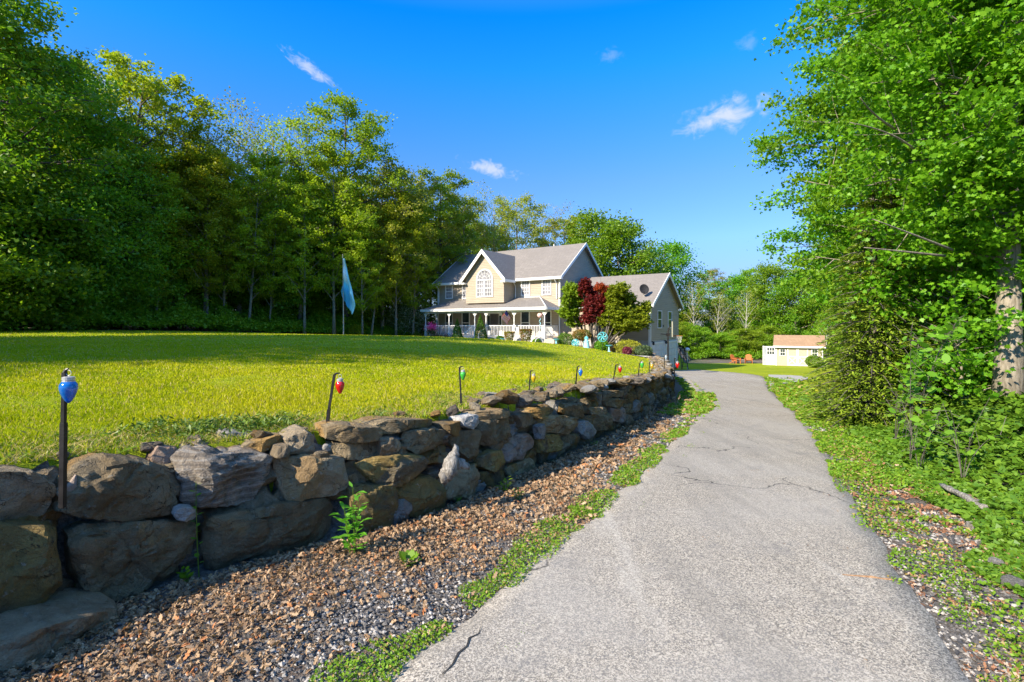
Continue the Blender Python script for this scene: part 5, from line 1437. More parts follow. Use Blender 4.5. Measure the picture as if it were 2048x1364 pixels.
def shrub(name, px, d, w, Yt, Yb, mat, label, shape='dome', n=2600, leaf=.07, lshape='oval', cat='shrub', lump=.18, stem=False, seed=None, group=None, low=False, zb=None):
    rng = rs(seed or int(px*7+d*13)); p = at(px, d, Yb)
    if zb is not None: p.z = zb
    W = w/F*d/2; H_ = (Yb-Yt)/F*d
    e = empty(name, p, 0, label, cat, group)
    v = rng.normal(size=(n, 3)); v /= np.linalg.norm(v, axis=1, keepdims=True)
    lumpf = np.array([mnoise.noise(Vector(q)*2.6+Vector((px, d, 0))) + .5*mnoise.noise(Vector(q)*6+Vector((px, d, 3))) for q in v])
    rr_ = 1+lump*lumpf-np.abs(rng.normal(0, .16, n))
    q = v*rr_[:,None]
    if shape == 'dome': C = q*np.array([W, W, H_*.52])+np.array([0, 0, H_*.48])
    elif shape == 'cone':
        t = rng.rand(n)**1.5; a = rng.uniform(0, 2*PI, n); lf = np.array([mnoise.noise(Vector((math.cos(x_)*1.5+px, math.sin(x_)*1.5, y_*4))) for x_, y_ in zip(a, t)])
        r_ = W*(1-t**1.35)*(1+.28*lf)*(1-np.abs(rng.normal(0, .13, n))); C = np.column_stack([r_*np.cos(a), r_*np.sin(a), t*H_+.02])
    elif shape == 'vase':
        t = rng.rand(n)**.6; a = rng.uniform(0, 2*PI, n); top = rng.rand(n) < .35; t = np.where(top, .97, t)
        r_ = W*(.45+.55*t**.7)*np.where(top, np.sqrt(rng.rand(n)), 1-np.abs(rng.normal(0, .1, n))); C = np.column_stack([r_*np.cos(a), r_*np.sin(a), t*H_]); C += rng.normal(0, .03, C.shape)
    elif shape == 'umbrella':
        C = q*np.array([W, W*.8, H_*.30])+np.array([0, 0, H_*.70])
    leaf_obj('foliage', C, leaf, lshape, M[mat], rng, e, nrm=None, up=.3)
    m_ = MB()
    for k in range(4 if shape != 'cone' else 1):
        a = 2*PI*k/4+rng.rand(); m_.tube([(.04*math.cos(a), .04*math.sin(a), -.05), (W*.25*math.cos(a), W*.25*math.sin(a), H_*.35), (W*.5*math.cos(a), W*.5*math.sin(a), H_*.62)] if shape != 'cone' else [(0, 0, 0), (0, 0, H_*.8)], [.035, .028, .012] if shape != 'cone' else [.05, .02], 5)
    m_.build('stem', M['bark_grey'], e)
    return e
G2 = 'conical evergreens either side of the porch steps'
shrub('conical_shrub', 914.5, 44.7, 25, 638, 683.5, 'lf_thuja', 'smaller conical evergreen shrub left of the porch steps', 'cone', 4200, .09, 'diamond', group=G2)
shrub('conical_shrub', 961, 43.3, 31, 629, 684.5, 'lf_thuja', 'larger conical evergreen shrub right of the porch steps', 'cone', 5200, .09, 'diamond', group=G2)
shrub('round_shrub', 1000, 41.6, 18, 671, 687, 'lf_thuja', 'low round bright green shrub beside the small bird bath')
shrub('clipped_shrub', 1018.5, 41.0, 20, 664, 689, 'lf_vase', 'smaller vase shaped clipped shrub with yellowish top', 'vase')
shrub('clipped_shrub', 1051.5, 39.8, 25, 659, 691, 'lf_vase', 'taller vase shaped clipped shrub with yellow top before the railing', 'vase', 3600)
shrub('low_shrub', 1073, 39.3, 18, 677, 691, 'lf_dark', 'small dark green shrub right of the taller clipped shrub')
shrub('low_shrub', 985, 42.2, 18, 676, 687, 'lf_dark', 'dark low plant right of the larger conical evergreen')
shrub('low_shrub', 1036, 40.3, 16, 683, 690, 'lf_gold', 'tiny yellow green plant between the two clipped shrubs', n=900)
shrub('round_shrub', 1131, 37.7, 33, 665, 694, 'lf_box', 'big rounded grey green shrub at the porch corner', n=3400)
shrub('umbrella_shrub', 1164, 36.8, 40, 658, 697, 'lf_orange', 'flat topped shrub with orange tinged leaves on bare stems', 'umbrella', 3400)
shrub('low_shrub', 1141, 36.2, 34, 690, 699, 'lf_gold', 'low yellowish ground plant below the big rounded shrub', n=1500)
shrub('bright_bush', 1204, 34.6, 28, 680, 704, 'lf_bright', 'bright green leafy bush under the round wind spinner', leaf=.12)
shrub('low_shrub', 1224, 34.2, 16, 684, 706, 'lf_orange', 'small mixed plant right of the bright green bush', n=1200)
shrub('yellow_shrub', 1257, 34.0, 58, 679, 712, 'lf_gold', 'wide bright yellow shrub beside the garage corner', n=5200, leaf=.06)
shrub('barberry_shrub', 1254, 32.9, 19, 693, 712, 'petal_red', 'dark red barberry in front of the wide yellow shrub', n=1600)
shrub('low_shrub', 1286, 33.2, 38, 690, 714, 'lf_blue', 'bluish green spiky plant above the retaining ledge', n=2600, leaf=.14, lshape='lance')
shrub('dogwood_shrub', 812, 50.5, 82, 600, 674, 'lf_white', 'wide flowering dogwood with whitish leaves left of the porch', n=9000, leaf=.13, lump=.35)
shrub('round_bush', 712, 45, 28, 648, 674, 'lf_yel', 'small yellow green bush right of the tall flagpole', n=1800, leaf=.12)
shrub('low_shrub', 856, 46.8, 30, 672, 684, 'lf_box', 'low green plants at the left foot of the porch', n=1500, zb=None)
shrub('low_shrub', 832, 49, 22, 664, 680, 'lf_green', 'small green plant between dogwood and porch', n=1300)
shrub('shed_shrub', 1629, 46.5, 34, 711, 734, 'lf_dark', 'rounded dark green shrub before the right window of the shed', n=3200, leaf=.1)
shrub('bulb_border', 1290, 29, 24, 722, 738, 'lf_bright', 'patch of bright green daylily leaves by the end of the lawn', n=1200, leaf=.3, lshape='lance')

def pad_tree(name, base, d, pads, mat, label, n=2600, leaf=.11, shape='lance', dd=.8, bark='bark_dark', seed=1, group=None, cat='tree'):
    rng = rs(seed); b = at(base[0], d, base[1]); e = empty(name, b, 0, label, cat, group); Cs = []; m_ = MB()
    for (px, Y, rx, ry) in pads:
        c = at(px, d+rng.uniform(-dd, dd), Y)-b; rx_, rz_ = rx/F*d, ry/F*d; k = int(n*rx*ry/300)
        v = rng.normal(size=(k, 3)); v /= np.linalg.norm(v, axis=1, keepdims=True)
        lf = np.array([mnoise.noise(Vector(q)*3+Vector((px, Y, 0))) for q in v])
        q = v*(1.02+.75*lf-np.abs(rng.normal(0, .36, k)))[:,None]
        C = q*np.array([rx_, rx_*.95, rz_])+np.array(c); Cs.append(C)
        mid = Vector((c.x*.45, c.y*.4, c.z*.5)); m_.tube([tuple(q) for q in bez(np.array([0, 0, -.1]), np.array(mid), np.array(c), 7)], np.linspace(.075, .015, 7), 6)
        for j in range(5):
            t_ = c+Vector(rng.normal(size=3))*.5*rx_; m_.tube([c*.8, t_], [.02, .006], 4)
    m_.build('trunk', M[bark], e, True)
    C = np.concatenate(Cs); nr = rng.normal(size=C.shape)*.6; nr[:,2] += 1.0
    leaf_obj('crown', C, leaf, shape, M[mat], rng, e, nrm=nr, curl=.6)
    return e
pad_tree('japanese_maple', (1172, 694), 37.8, [(1143, 582, 17, 16), (1152, 600, 22, 17), (1138, 625, 20, 13), (1150, 645, 17, 9), (1166, 590, 14, 18), (1132, 600, 9, 14)], 'lf_jmaple', 'light green lacy maple nearest the porch, left of the red one', seed=2, n=4200, shape='maple', leaf=.14)
pad_tree('japanese_maple', (1186, 696), 36.8, [(1170, 572, 13, 14), (1180, 590, 17, 16), (1184, 612, 18, 18), (1178, 636, 16, 12), (1198, 610, 13, 18), (1166, 585, 8, 10)], 'lf_red', 'dark red lacy maple between the green ones', seed=3, n=4200, shape='maple', leaf=.13)
pad_tree('japanese_maple', (1196, 696), 37.0, [(1206, 582, 18, 12), (1216, 598, 14, 14), (1200, 574, 10, 8), (1200, 600, 12, 14), (1210, 618, 10, 10)], 'lf_orred', 'orange red lacy maple behind the dark red one', seed=4, n=3800, shape='maple', leaf=.13)
pad_tree('japanese_maple', (1207, 697), 36.2, [(1238, 580, 18, 14), (1252, 600, 20, 14), (1228, 610, 18, 14), (1240, 628, 30, 12), (1275, 620, 22, 13), (1216, 642, 24, 11), (1255, 648, 26, 12), (1286, 640, 14, 14), (1293, 612, 9, 9), (1225, 590, 13, 13), (1268, 655, 14, 7), (1232, 662, 22, 8)], 'lf_jmaple', 'wide weeping green maple nearest the garage wing', seed=5, n=3800, shape='maple', leaf=.14)

T = {}
T['green'] = tree_meshes('t_green', 1, 20, 4.8, .28, 32, 6, 46, .24, clump=.42, lmat='lf_green', bmat='bark_dark', tr=.26)
T['yel'] = tree_meshes('t_yel', 2, 20, 5.4, .45, 30, 6, 64, .24, clump=.38, lmat='lf_yel', bmat='bark_dark', tr=.28, lean=(.10, 0), thin=.9, rise=.8)
T['sparse'] = tree_meshes('t_sparse', 3, 18, 5.0, .42, 26, 6, 15, .2, clump=.7, lmat='lf_olive', bmat='bark_grey', tr=.22, prof='vase', rise=1.1)
T['sparse2'] = tree_meshes('t_sparse2', 13, 18, 4.4, .45, 24, 7, 17, .2, clump=.6, lmat='lf_yel', bmat='bark_grey', tr=.2, prof='vase', rise=1.2, lean=(-.05, 0))
T['dark'] = tree_meshes('t_dark', 4, 20, 5.0, .10, 40, 6, 44, .26, clump=.75, lmat='lf_dark', bmat='bark_dark', tr=.3)
T['olive'] = tree_meshes('t_olive', 5, 18, 4.3, .30, 28, 6, 42, .22, clump=.40, lmat='lf_olive', bmat='bark_grey', tr=.2, rise=.7)
T['under'] = tree_meshes('t_under', 6, 9, 3.6, .06, 26, 6, 40, .22, clump=.42, lmat='lf_green', bmat='bark_dark', tr=.1)
T['underd'] = tree_meshes('t_underd', 7, 9, 3.6, .05, 26, 6, 40, .25, clump=.7, lmat='lf_dark', bmat='bark_dark', tr=.1)
T['pale'] = tree_meshes('t_pale', 8, 13, 2.2, .45, 16, 4, 9, .2, clump=.5, lmat='lf_olive', bmat='bark_pale', tr=.14, rise=1.4, lean=(.04, 0))
T['bushy'] = tree_meshes('t_bushy', 9, 12, 4.0, .10, 32, 6, 46, .25, clump=.62, lmat='lf_maple', bmat='bark_grey', tr=.16)
T['slim'] = tree_meshes('t_slim', 14, 17, 3.0, .24, 30, 6, 40, .20, clump=.32, lmat='lf_yel', bmat='bark_grey', tr=.13, rise=1.0, lean=(.03, 0), wob=.6)
HT = dict(slim=17, green=20, yel=20, sparse=18, sparse2=18, dark=20, olive=18, under=9, underd=9, pale=13, bushy=12)
rgT = rs(42)
def ftree(px, d, Yt, kind, label, group=None, name='tree', rz=None, sxy=None):
    p = at(px, d); z = gz(p.x, p.y)-.1; top = EYE+(HY-Yt)/F*d; sz = max(.35, (top-z)/(HT[kind]*1.0))
    s = sxy or (sz if sz < 1.25 else 1.25*(sz/1.25)**.5)
    return place_tree(name, T[kind], p.x, p.y, s, rgT.uniform(0, 6.28) if rz is None else rz, label, group, z, sz=sz)
GW = 'tall trees along the edge of the woods'
front = [
 (-70, 25, -120, 'dark', 'dark broad tree at the extreme left edge of the woods'),
 (15, 28, -10, 'green', 'tallest dark green tree filling the upper left corner'),
 (95, 30, 90, 'dark', 'dark bushy tree second from the left edge of the picture'),
 (175, 33, 215, 'dark', 'dark tree hidden behind the leaning yellow green one'),
 (232, 36, 108, 'yel', 'tall yellow green tree with a leaning trunk and open crown'),
 (345, 40, 232, 'green', 'green tree just right of the leaning yellow green tree'),
 (415, 42, 222, 'sparse', 'thin leafed tree, leftmost of the open sparse crowns'),
 (480, 43, 246, 'sparse2', 'sparse tree with upswept grey limbs in the middle of the woods'),
 (545, 44, 240, 'sparse', 'sparse brownish tree left of the tall green one'),
 (600, 45, 262, 'sparse2', 'thin tree close against the tall green one by the flagpole'),
 (692, 46.5, 196, 'green', 'tall green tree standing above its neighbours behind the flagpole'),
 (640, 49, 340, 'olive', 'olive green tree directly left of the flagpole'),
 (765, 49, 322, 'olive', 'olive tree between flagpole and house'),
 (822, 52, 330, 'olive', 'olive tree left of the house, with many fine limbs'),
 (880, 54, 338, 'green', 'green tree rising behind the left end of the house roof'),
 (925, 58, 380, 'olive', 'olive tree behind the left roof slope'),
 (985, 63, 390, 'sparse2', 'light sparse tree behind the house gable'),
 (1035, 66, 388, 'olive', 'pale olive tree above the main roof ridge'),
 (1085, 69, 425, 'sparse', 'thin tree behind the middle of the roof ridge'),
 (1135, 72, 428, 'yel', 'yellow green tree above the right half of the roof'),
 (1195, 66, 418, 'bushy', 'bushy green tree behind the right gable of the house'),
 (1240, 64, 445, 'bushy', 'green tree above the garage wing roof'),
 (1330, 68, 482, 'bushy', 'rounded green tree right of the garage wing'),
 (1300, 74, 530, 'green', 'green tree far behind the garage wing'),
 (1378, 70, 545, 'pale', 'pale trunked thin tree right of the garage'),
 (1418, 78, 535, 'olive', 'slim olive tree in the gap beyond the driveway'),
 (1470, 76, 548, 'bushy', 'green tree beyond the orange chairs'),
 (1508, 74, 530, 'green', 'green tree behind the greenhouse'),
 (1550, 66, 525, 'bushy', 'light green tree behind the left part of the shed'),
 (1592, 62, 550, 'bushy', 'light green tree behind the right part of the shed'),
 (1640, 60, 500, 'green', 'tree behind the right end of the shed'),
 (1700, 58, 480, 'green', 'tree deep behind the hemlock on the right'),
]
for px, d, Yt, k, lab in front:
    ftree(px, d, Yt, k, lab, GW, 'woodland_tree')
for i, (px, dd_) in enumerate(((268, -1.5), (312, -2.5), (362, -1), (408, -2.2), (415, -2.5), (448, -2), (497, -2.5), (538, -1.8), (609, -2.6), (668, -2), (725, -3), (742, -2.2), (792, -2.2), (826, -2.0))):
    d0 = np.interp(px, [250, 350, 480, 700, 880], [36.5, 40, 43, 46, 53])
    t_ = ftree(px, d0+dd_, rgT.uniform(270, 420) if px < 700 else rgT.uniform(360, 430), 'slim', 'slim grey trunked tree at the front edge of the woods, one of several alike', 'slim trunks at the front edge of the woods', 'woodland_tree'); t_.rotation_euler = (rgT.normal(0, .045), rgT.normal(0, .05), rgT.uniform(0, 6.28))
G3 = 'trees deeper in the woods behind the lawn'
for i, px in enumerate(np.arange(-120, 960, 34)):
    d0 = np.interp(px, [-120, 100, 350, 700, 960], [31, 36, 45, 55, 64]); Yt = np.interp(px, [-120, 100, 200, 400, 600, 700, 960], [0, 120, 250, 330, 340, 360, 420])
    ftree(px+rgT.uniform(-10, 10), d0+rgT.uniform(0, 4), Yt+rgT.uniform(-10, 40), ['dark', 'green', 'green', 'olive', 'green'][i % 5], 'leafy tree in the second row of the woods behind the lawn, one of many alike', G3, 'woodland_tree')
for i, px in enumerate(np.arange(-100, 1000, 60)):
    d0 = np.interp(px, [-120, 100, 350, 700, 960], [38, 44, 54, 64, 74]); Yt = np.interp(px, [-120, 100, 200, 400, 600, 700, 960], [120, 200, 330, 380, 380, 400, 440])
    ftree(px+rgT.uniform(-10, 10), d0+rgT.uniform(0, 4), Yt+rgT.uniform(-10, 30), ['dark', 'green'][i % 2], 'leafy tree in the second row of the woods behind the lawn, one of many alike', G3, 'woodland_tree')
G4 = 'understory trees at the foot of the woods'
for i, px in enumerate(np.arange(-90, 840, 27)):
    d0 = np.interp(px, [-90, 100, 350, 700, 840], [25, 29.5, 41, 50, 56]); Yt = np.interp(px, [-90, 200, 400, 700, 840], [330, 420, 480, 500, 520])
    ftree(px+rgT.uniform(-8, 8), d0+rgT.uniform(-1.8, 1.6), Yt+rgT.uniform(-50, 110), 'underd' if (px < 250 or i % 3 == 0) else 'under', 'small understory tree along the foot of the woods, one of many alike', G4, 'understory_tree')
for i, px in enumerate(np.arange(960, 1760, 30)):
    d0 = np.interp(px, [960, 1250, 1350, 1520, 1640], [70, 74, 72, 70, 62])
    ftree(px+rgT.uniform(-8, 8), d0+rgT.uniform(0, 6), rgT.uniform(590, 640), ['under', 'underd', 'under'][i % 3], 'small understory tree far behind the house and shed, one of many alike', 'understory trees beyond the house and shed', 'understory_tree')
for px, d, Yt in ((1345, 60, 660), (1372, 61, 655), (1395, 60, 650), (1418, 62, 662), (1440, 60, 668), (1462, 61, 660), (1484, 60, 655), (1506, 60, 662), (1525, 60, 668), (1660, 54, 640), (1690, 50, 600), (1350, 66, 600), (1535, 62, 650)):
    ftree(px, d, Yt, 'under', 'bushy sapling at the back edge of the far lawn, one of many alike', 'saplings along the far lawn', 'sapling', sxy=.55)
for px, d, Yt, lab in ((1388, 63, 560, 'bare pale trunk standing beside the garage corner in the far woods'), (1434, 62, 585, 'pair of pale thin trunks, left of the orange chairs'), (1442, 62.5, 590, 'pale thin leaning trunk, right of the pair by the orange chairs'), (1492, 63, 575, 'pale slim tree above the orange chairs'), (1652, 50, 610, 'pale broken trunk at the right end of the shed')):
    ftree(px, d, Yt, 'pale', lab, 'pale trunks in the far woods', 'bare_tree')
# trees left of the frame, whose shadows lie on the lawn
for i, (x, y, h) in enumerate([(-18.8, 5.2, .78), (-22.8, 1.8, .92), (-27.5, -1.5, 1.0), (-20.5, 11.0, .78), (-26, 9, .85), (-30, 4, 1.0)]):
    place_tree('woodland_tree', T['dark'], x, y, h, i*1.3, 'dark woodland tree at the left side of the lawn, shading it, one of several alike', 'shading trees left of the lawn')

# undergrowth masses (nobody could count them)
def undergrowth(name, line, width, hgt, n, mat, seed, leaf=.2, kind='stuff'):
    rng = rs(seed); p = resample(line, 400); i = rng.randint(0, 399, n); t = np.gradient(p, axis=0)[i]; t /= np.linalg.norm(t, axis=1, keepdims=True)
    nn = np.column_stack([-t[:,1], t[:,0]]); off = rng.uniform(0, width, n); Q = p[i]+nn*off[:,None]+rng.normal(0, .3, (n, 2))
    hh = np.array([.5+.9*mnoise.noise(Vector((x*.45, y*.45, seed)))+.35*mnoise.noise(Vector((x*1.7, y*1.7, seed))) for x, y in Q])
    z = np.maximum(.05, hh+.25)*hgt*np.minimum(1, .35+off/width*1.2)*(1-np.abs(rng.normal(0, .25, n)))
    C = np.column_stack([Q, ground_z(Q)+np.maximum(.02, z)]); o = leaf_obj(name, C, leaf, 'diamond', M[mat], rng, up=.5); tag(o, kind=kind); return o
EDGE = [(-28, 20), (-26.2, 25), (-24.2, 32), (-20, 39.5), (-14.5, 45.5), (-11, 49), (-9, 53), (-4, 58), (8, 64)]
tag(undergrowth('undergrowth', EDGE, 5.0, 2.3, 90000, 'lf_green', 3), 'dark low undergrowth along the left edge of the woods', 'undergrowth')
tag(undergrowth('undergrowth', [(-22, 37.6), (-16, 44.2), (-11.4, 48.2), (-9.2, 51)], 1.6, .9, 14000, 'lf_green', 5, .16), 'green low bushes between lawn and woods', 'undergrowth')
tag(undergrowth('undergrowth', [(14, 56), (20, 58), (28, 57), (36, 53), (40, 45)], 5, 1.9, 42000, 'lf_maple', 4, .18), 'bright bushes behind the far lawn and shed', 'undergrowth')

# near trees on the right --------------------------------------------
NM = tree_meshes('n_maple', 21, 15, 3.6, .12, 60, 7, 100, .115, 'maple', .30, 'lf_maple', 'bark_grey', tr=.2, rise=.45, flat=.42, limbr=.25)
NM2 = tree_meshes('n_maple2', 22, 14, 3.8, .22, 60, 7, 100, .13, 'maple', .34, 'lf_maple', 'bark_dark', tr=.18, rise=.3, flat=.45, limbr=.25)
NB = tree_meshes('big_maple', 23, 13.5, 2.6, .22, 84, 8, 62, .088, 'maple', .20, 'lf_maple', 'bark_grey', tr=.205, rise=.15, flat=.38, wob=.25, limbr=.16, sidebias=PI+.3)
GR = 'big leafy trees along the right side of the driveway'
place_tree('maple_tree', NB, 8.85, 8.9, 1.0, 0, 'large maple with a thick grey mottled trunk at the right edge', GR)
NS = tree_meshes('small_maple', 24, 4.6, 1.6, .10, 30, 6, 34, .10, 'maple', .24, 'lf_maple', 'bark_grey', tr=.05, rise=.5, flat=.4)
place_tree('young_maple', NS, 8.9, 9.9, 1.0, 0, 'young maple filling the space between hemlock and thick trunk', GR)
place_tree('maple_tree', NM, 12.4, 14.0, 1.0, 1.1, 'leafy maple rising behind the hemlock', GR)
place_tree('maple_tree', NM2, 15.9, 20.5, 1.08, 2.9, 'tall maple whose crown edges the open sky', GR)
place_tree('maple_tree', NM, 21.3, 27.5, .98, 4.4, 'farther maple beyond the hemlock, above the shed lawn', GR)
place_tree('maple_tree', NM2, 25.5, 36, .85, 5.2, 'farthest maple in the roadside row, right of the shed', GR)
for i, (x, y, s) in enumerate([(14.5, 10.5, 1.0), (12.5, 5.2, .95), (17.5, 15.5, 1.1), (22, 21, 1.1), (29, 32, .9), (19, 9, 1.1), (33, 40, .9)]):
    place_tree('maple_tree', (NM, NM2)[i % 2], x, y, s, i*1.7+.5, 'leafy maple deep in the woods right of the driveway, one of several alike', 'maples deep in the right woods')
# dark underwood right
for i, (x, y, s) in enumerate([(12.5, 12.5, .55), (14.5, 16, .6), (11.8, 9.5, .5), (17, 20, .6), (16.5, 12, .7), (20.5, 26, .55), (13.6, 7.6, .6), (24, 31, .5), (20, 16, .8)]):
    place_tree('understory_tree', T['underd'], x, y, s, i*2.1, 'dark understory tree behind the roadside maples, one of several alike', 'understory trees right of the driveway')

def conifer(name, x, y, H_, R_, seed, label, mat='lf_hem', cut=0.0, n_layers=24):
    rng = rs(seed); z0 = gz(x, y)-.05; e = empty(name, (x, y, z0), 0, label, 'tree'); m_ = MB()
    m_.tube([(0, 0, 0), (.03, 0, H_*.5), (0, 0, H_)], [.13, .08, .015], 8); C = []; NR = []; AZ = []
    for L_ in range(n_layers):
        f = (L_+.5)/n_layers; h = H_*(.03+.95*f); Lr = R_*(1-f)**.75*rng.uniform(.85, 1.1)
        nbr = int(7+6*(1-f))
        for b in range(nbr):
            az = 2*PI*b/nbr+rng.uniform(-.3, .3)+L_*.7; lr = Lr*rng.uniform(.75, 1.12); d = np.array([math.cos(az), math.sin(az), 0])
            s = np.array([0, 0, h]); en = s+d*lr+np.array([0, 0, -lr*.18]); mid = s+d*lr*.55+np.array([0, 0, lr*.12])
            c = bez(s, mid, en, 6); m_.tube(c, np.linspace(.02, .004, 6), 4, False)
            k = int(135*lr/R_+26)
            t = rng.uniform(.18, 1.02, k); pos = np.array([[np.interp(q, np.linspace(0, 1, 6), c[:,j]) for j in range(3)] for q in t])
            side = np.array([-d[1], d[0], 0]); sw = rng.uniform(-1, 1, k)*(.36*lr*(1-.55*t)+.05)
            pos = pos+side[None]*sw[:,None]+np.column_stack([np.zeros(k), np.zeros(k), -np.abs(sw)*.45+rng.normal(0, .015, k)])
            C.append(pos); nr = rng.normal(0, .28, (k, 3)); nr[:,2] += 1; NR.append(nr); AZ.append(d[None]*1.0+side[None]*np.sign(sw)[:,None]*.8+rng.normal(0, .2, (k, 3)))
    m_.build('trunk', M['bark_dark'], e, True)
    C = np.concatenate(C); leaf_obj('crown', C, .12, 'lance', M[mat], rng, e, nrm=np.concatenate(NR), az=np.concatenate(AZ), curl=.8)
    return e
conifer('hemlock_tree', 7.8, 10.8, 5.5, 1.5, 31, 'yellowish green hemlock with drooping boughs beside the driveway')
conifer('hemlock_tree', 9.4, 12.4, 5.8, 1.5, 32, 'darker hemlock behind the roadside one, under the maples', 'lf_hem')
conifer('hemlock_tree', 12.9, 17.6, 4.8, 1.4, 33, 'hemlock farther along the driveway edge, below the tall maple', 'lf_hem')

# saplings with large bright leaves
def sapling(px, Y, d, h, n, label, seed, leaf=.10, spread=.35, mat='lf_bright', shape='oval', name='sapling'):
    rng = rs(seed); p = at(px, d); z = gz(p.x, p.y); e = empty(name, (p.x, p.y, z), 0, label, 'sapling', 'young saplings by the groundcover'); m_ = MB(); C = []
    for k in range(4):
        az = rng.uniform(0, 6.28); tip = np.array([math.cos(az)*spread, math.sin(az)*spread, h*rng.uniform(.7, 1.05)]); c = bez(np.zeros(3), np.array([tip[0]*.3, tip[1]*.3, h*.6]), tip, 9)
        m_.tube(c, np.linspace(.006, .002, 9), 5); 
        for j in range(n//4):
            t = rng.uniform(.3, 1); q = np.array([np.interp(t, np.linspace(0, 1, 9), c[:,i]) for i in range(3)]); tw = q+rng.normal(0, .11, 3); m_.tube([q, tw], .0025, 3); C.append(tw)
    m_.build('stem', M['bark_dark'], e); leaf_obj('foliage', np.array(C), leaf, shape, M[mat], rng, e, up=.8); return e
sapling(1838, 830, 6.6, .95, 60, 'sapling with large bright oval leaves in front of the big maple trunk', 3, .11)
sapling(1790, 760, 8.6, 1.25, 60, 'bright leaved sapling in front of the hemlock boughs', 4, .12)
sapling(1925, 815, 6.0, .9, 30, 'small bright leaved sapling near the foot of the big maple', 5, .1)
sapling(1820, 560, 7.2, 2.6, 150, 'taller sapling with drooping bright leaves beside the hemlock', 6, .13, .55)
sapling(1660, 760, 13.2, .9, 40, 'yellowish sapling at the driveway side of the hemlock', 7, .1, mat='lf_gold')

# ground cover on the right bank -------------------------------------
def region_pts(rng, n, box, fn):
    P_ = np.column_stack([rng.uniform(box[0], box[1], n), rng.uniform(box[2], box[3], n)]); return P_[fn(P_)]
def lodkeep(rng, P_, dref): 
    d = np.hypot(P_[:,0], P_[:,1]); return P_[rng.rand(len(P_)) < np.minimum(1, (dref/d)**2)]
rng = rs(50)
nf = lambda P_, sc, sd: np.array([mnoise.noise(Vector((x*sc, y*sc, sd))) for x, y in P_])
def cover(P_):
    s = signed(P_, DR); return (s > .62+.45*nf(P_, .9, 7)) & (s < 9) & (P_[:,0] < 1.6*P_[:,1]+2.4)
P_ = region_pts(rng, 900000, (2, 15, 1.2, 17), lambda q: (q[:,0] < 1.6*q[:,1]+2.4) & (q[:,0] > .35*q[:,1])); P_ = lodkeep(rng, P_, 4.4); P_ = P_[cover(P_)]
s = signed(P_, DR); hz = np.clip((s-.5)/2.0, .10, 1.25)*(.20+.42*np.clip(nf(P_, 1.1, 3)+.35, 0, 1)+.16*np.clip(nf(P_, 3.7, 9), -.3, 1))
hz = hz*(1-np.abs(rng.normal(0, .22, len(P_)))); dist = np.hypot(P_[:,0], P_[:,1])
C = np.column_stack([P_, ground_z(P_)+np.maximum(.01, hz)])
size = .038*np.maximum(1, dist/4.2)*rng.uniform(.7, 1.4, len(P_))
nr = rng.normal(size=C.shape)*.7; nr[:,2] = abs(nr[:,2])+.6
o = leaf_obj('groundcover', C, size*1.15, 'diamond', M['lf_cover'], rng, nrm=nr); tag(o, 'dense green creeping ground cover on the right bank', 'ground cover', kind='stuff')
# verge strips
def strip(name, line, side, o0, o1, n, mat, leafs, shape, seed, hmax, thr=-.1, sc=1.2, dref=3.0, label='', cat='plants', tmax=1.0, ycut=30):
    rng = rs(seed); p = resample(line, 1500); p = p[p[:,1] > 1.0]; i = rng.randint(0, len(p)-1, n); t = np.gradient(p, axis=0)[i]; t /= np.linalg.norm(t, axis=1, keepdims=True)
    nn = np.column_stack([t[:,1], -t[:,0]])*side; off = o0+(o1-o0)*rng.rand(n); Q = p[i]+nn*off[:,None]
    d = np.hypot(Q[:,0], Q[:,1]); k = (rng.rand(n) < np.minimum(1, (dref/d)**1.3)) & (Q[:,1] < ycut); Q = Q[k]; d = d[k]; off = off[k]
    m1 = nf(Q, sc, seed*1.7)+.5*nf(Q, sc*3.4, seed); edge = np.abs((off-o0)/(o1-o0)-.5)*2
    k = m1 > thr+.45*edge**2; Q = Q[k]; d = d[k]; m1 = m1[k]
    z = ground_z(Q)+.004+hmax*np.clip(m1-thr+.1, .1, 1)*rng.rand(len(Q)); nr = rng.normal(size=(len(Q), 3))*.8; nr[:,2] = abs(nr[:,2])+.4
    o = leaf_obj(name, np.column_stack([Q, z+.012]), leafs*np.maximum(1, d/4)*rng.uniform(.6, 1.4, len(Q)), shape, M[mat], rng, nrm=nr); return tag(o, label, cat, kind='stuff')
strip('verge_plants', Rr, 1, -.12, .55, 150000, 'weedstrip', .018, 'diamond', 11, .06, -.34, label='low weeds and clover along the right edge of the driveway')
strip('verge_plants', Rr, 1, .25, 1.5, 160000, 'weedstrip', .026, 'diamond', 16, .09, .0, label='loose weeds among dead leaves beside the ground cover')
strip('verge_plants', L, -1, -.10, .34, 190000, 'weedstrip', .018, 'diamond', 12, .06, .06, 1.1, label='grass and clover tufts along the left edge of the driveway')
strip('verge_plants', L, 1, .30, .44, 30000, 'weedstrip', .016, 'diamond', 13, .01, .08, 1.6, label='moss growing in the crack near the left driveway edge')
strip('verge_plants', [tuple(q) for q in L if q[1] > 3.9], -1, -.10, .36, 170000, 'weedstrip', .016, 'diamond', 22, .05, -.20, 1.0, label='continuous green strip along the farther left edge of the driveway')
strip('verge_plants', [tuple(q) for q in Rr if q[1] > 6.2], 1, -.12, .9, 160000, 'weedstrip', .022, 'diamond', 23, .05, -.40, 1.0, label='bright grass along the farther right edge of the driveway', dref=5, ycut=17)
strip('dead_leaves', Rr, 1, -.02, 1.5, 120000, 'litter_dk', .026, 'oak', 14, .025, -.5, 1.4, label='brown dead leaves on the bare soil of the right bank', ycut=8)
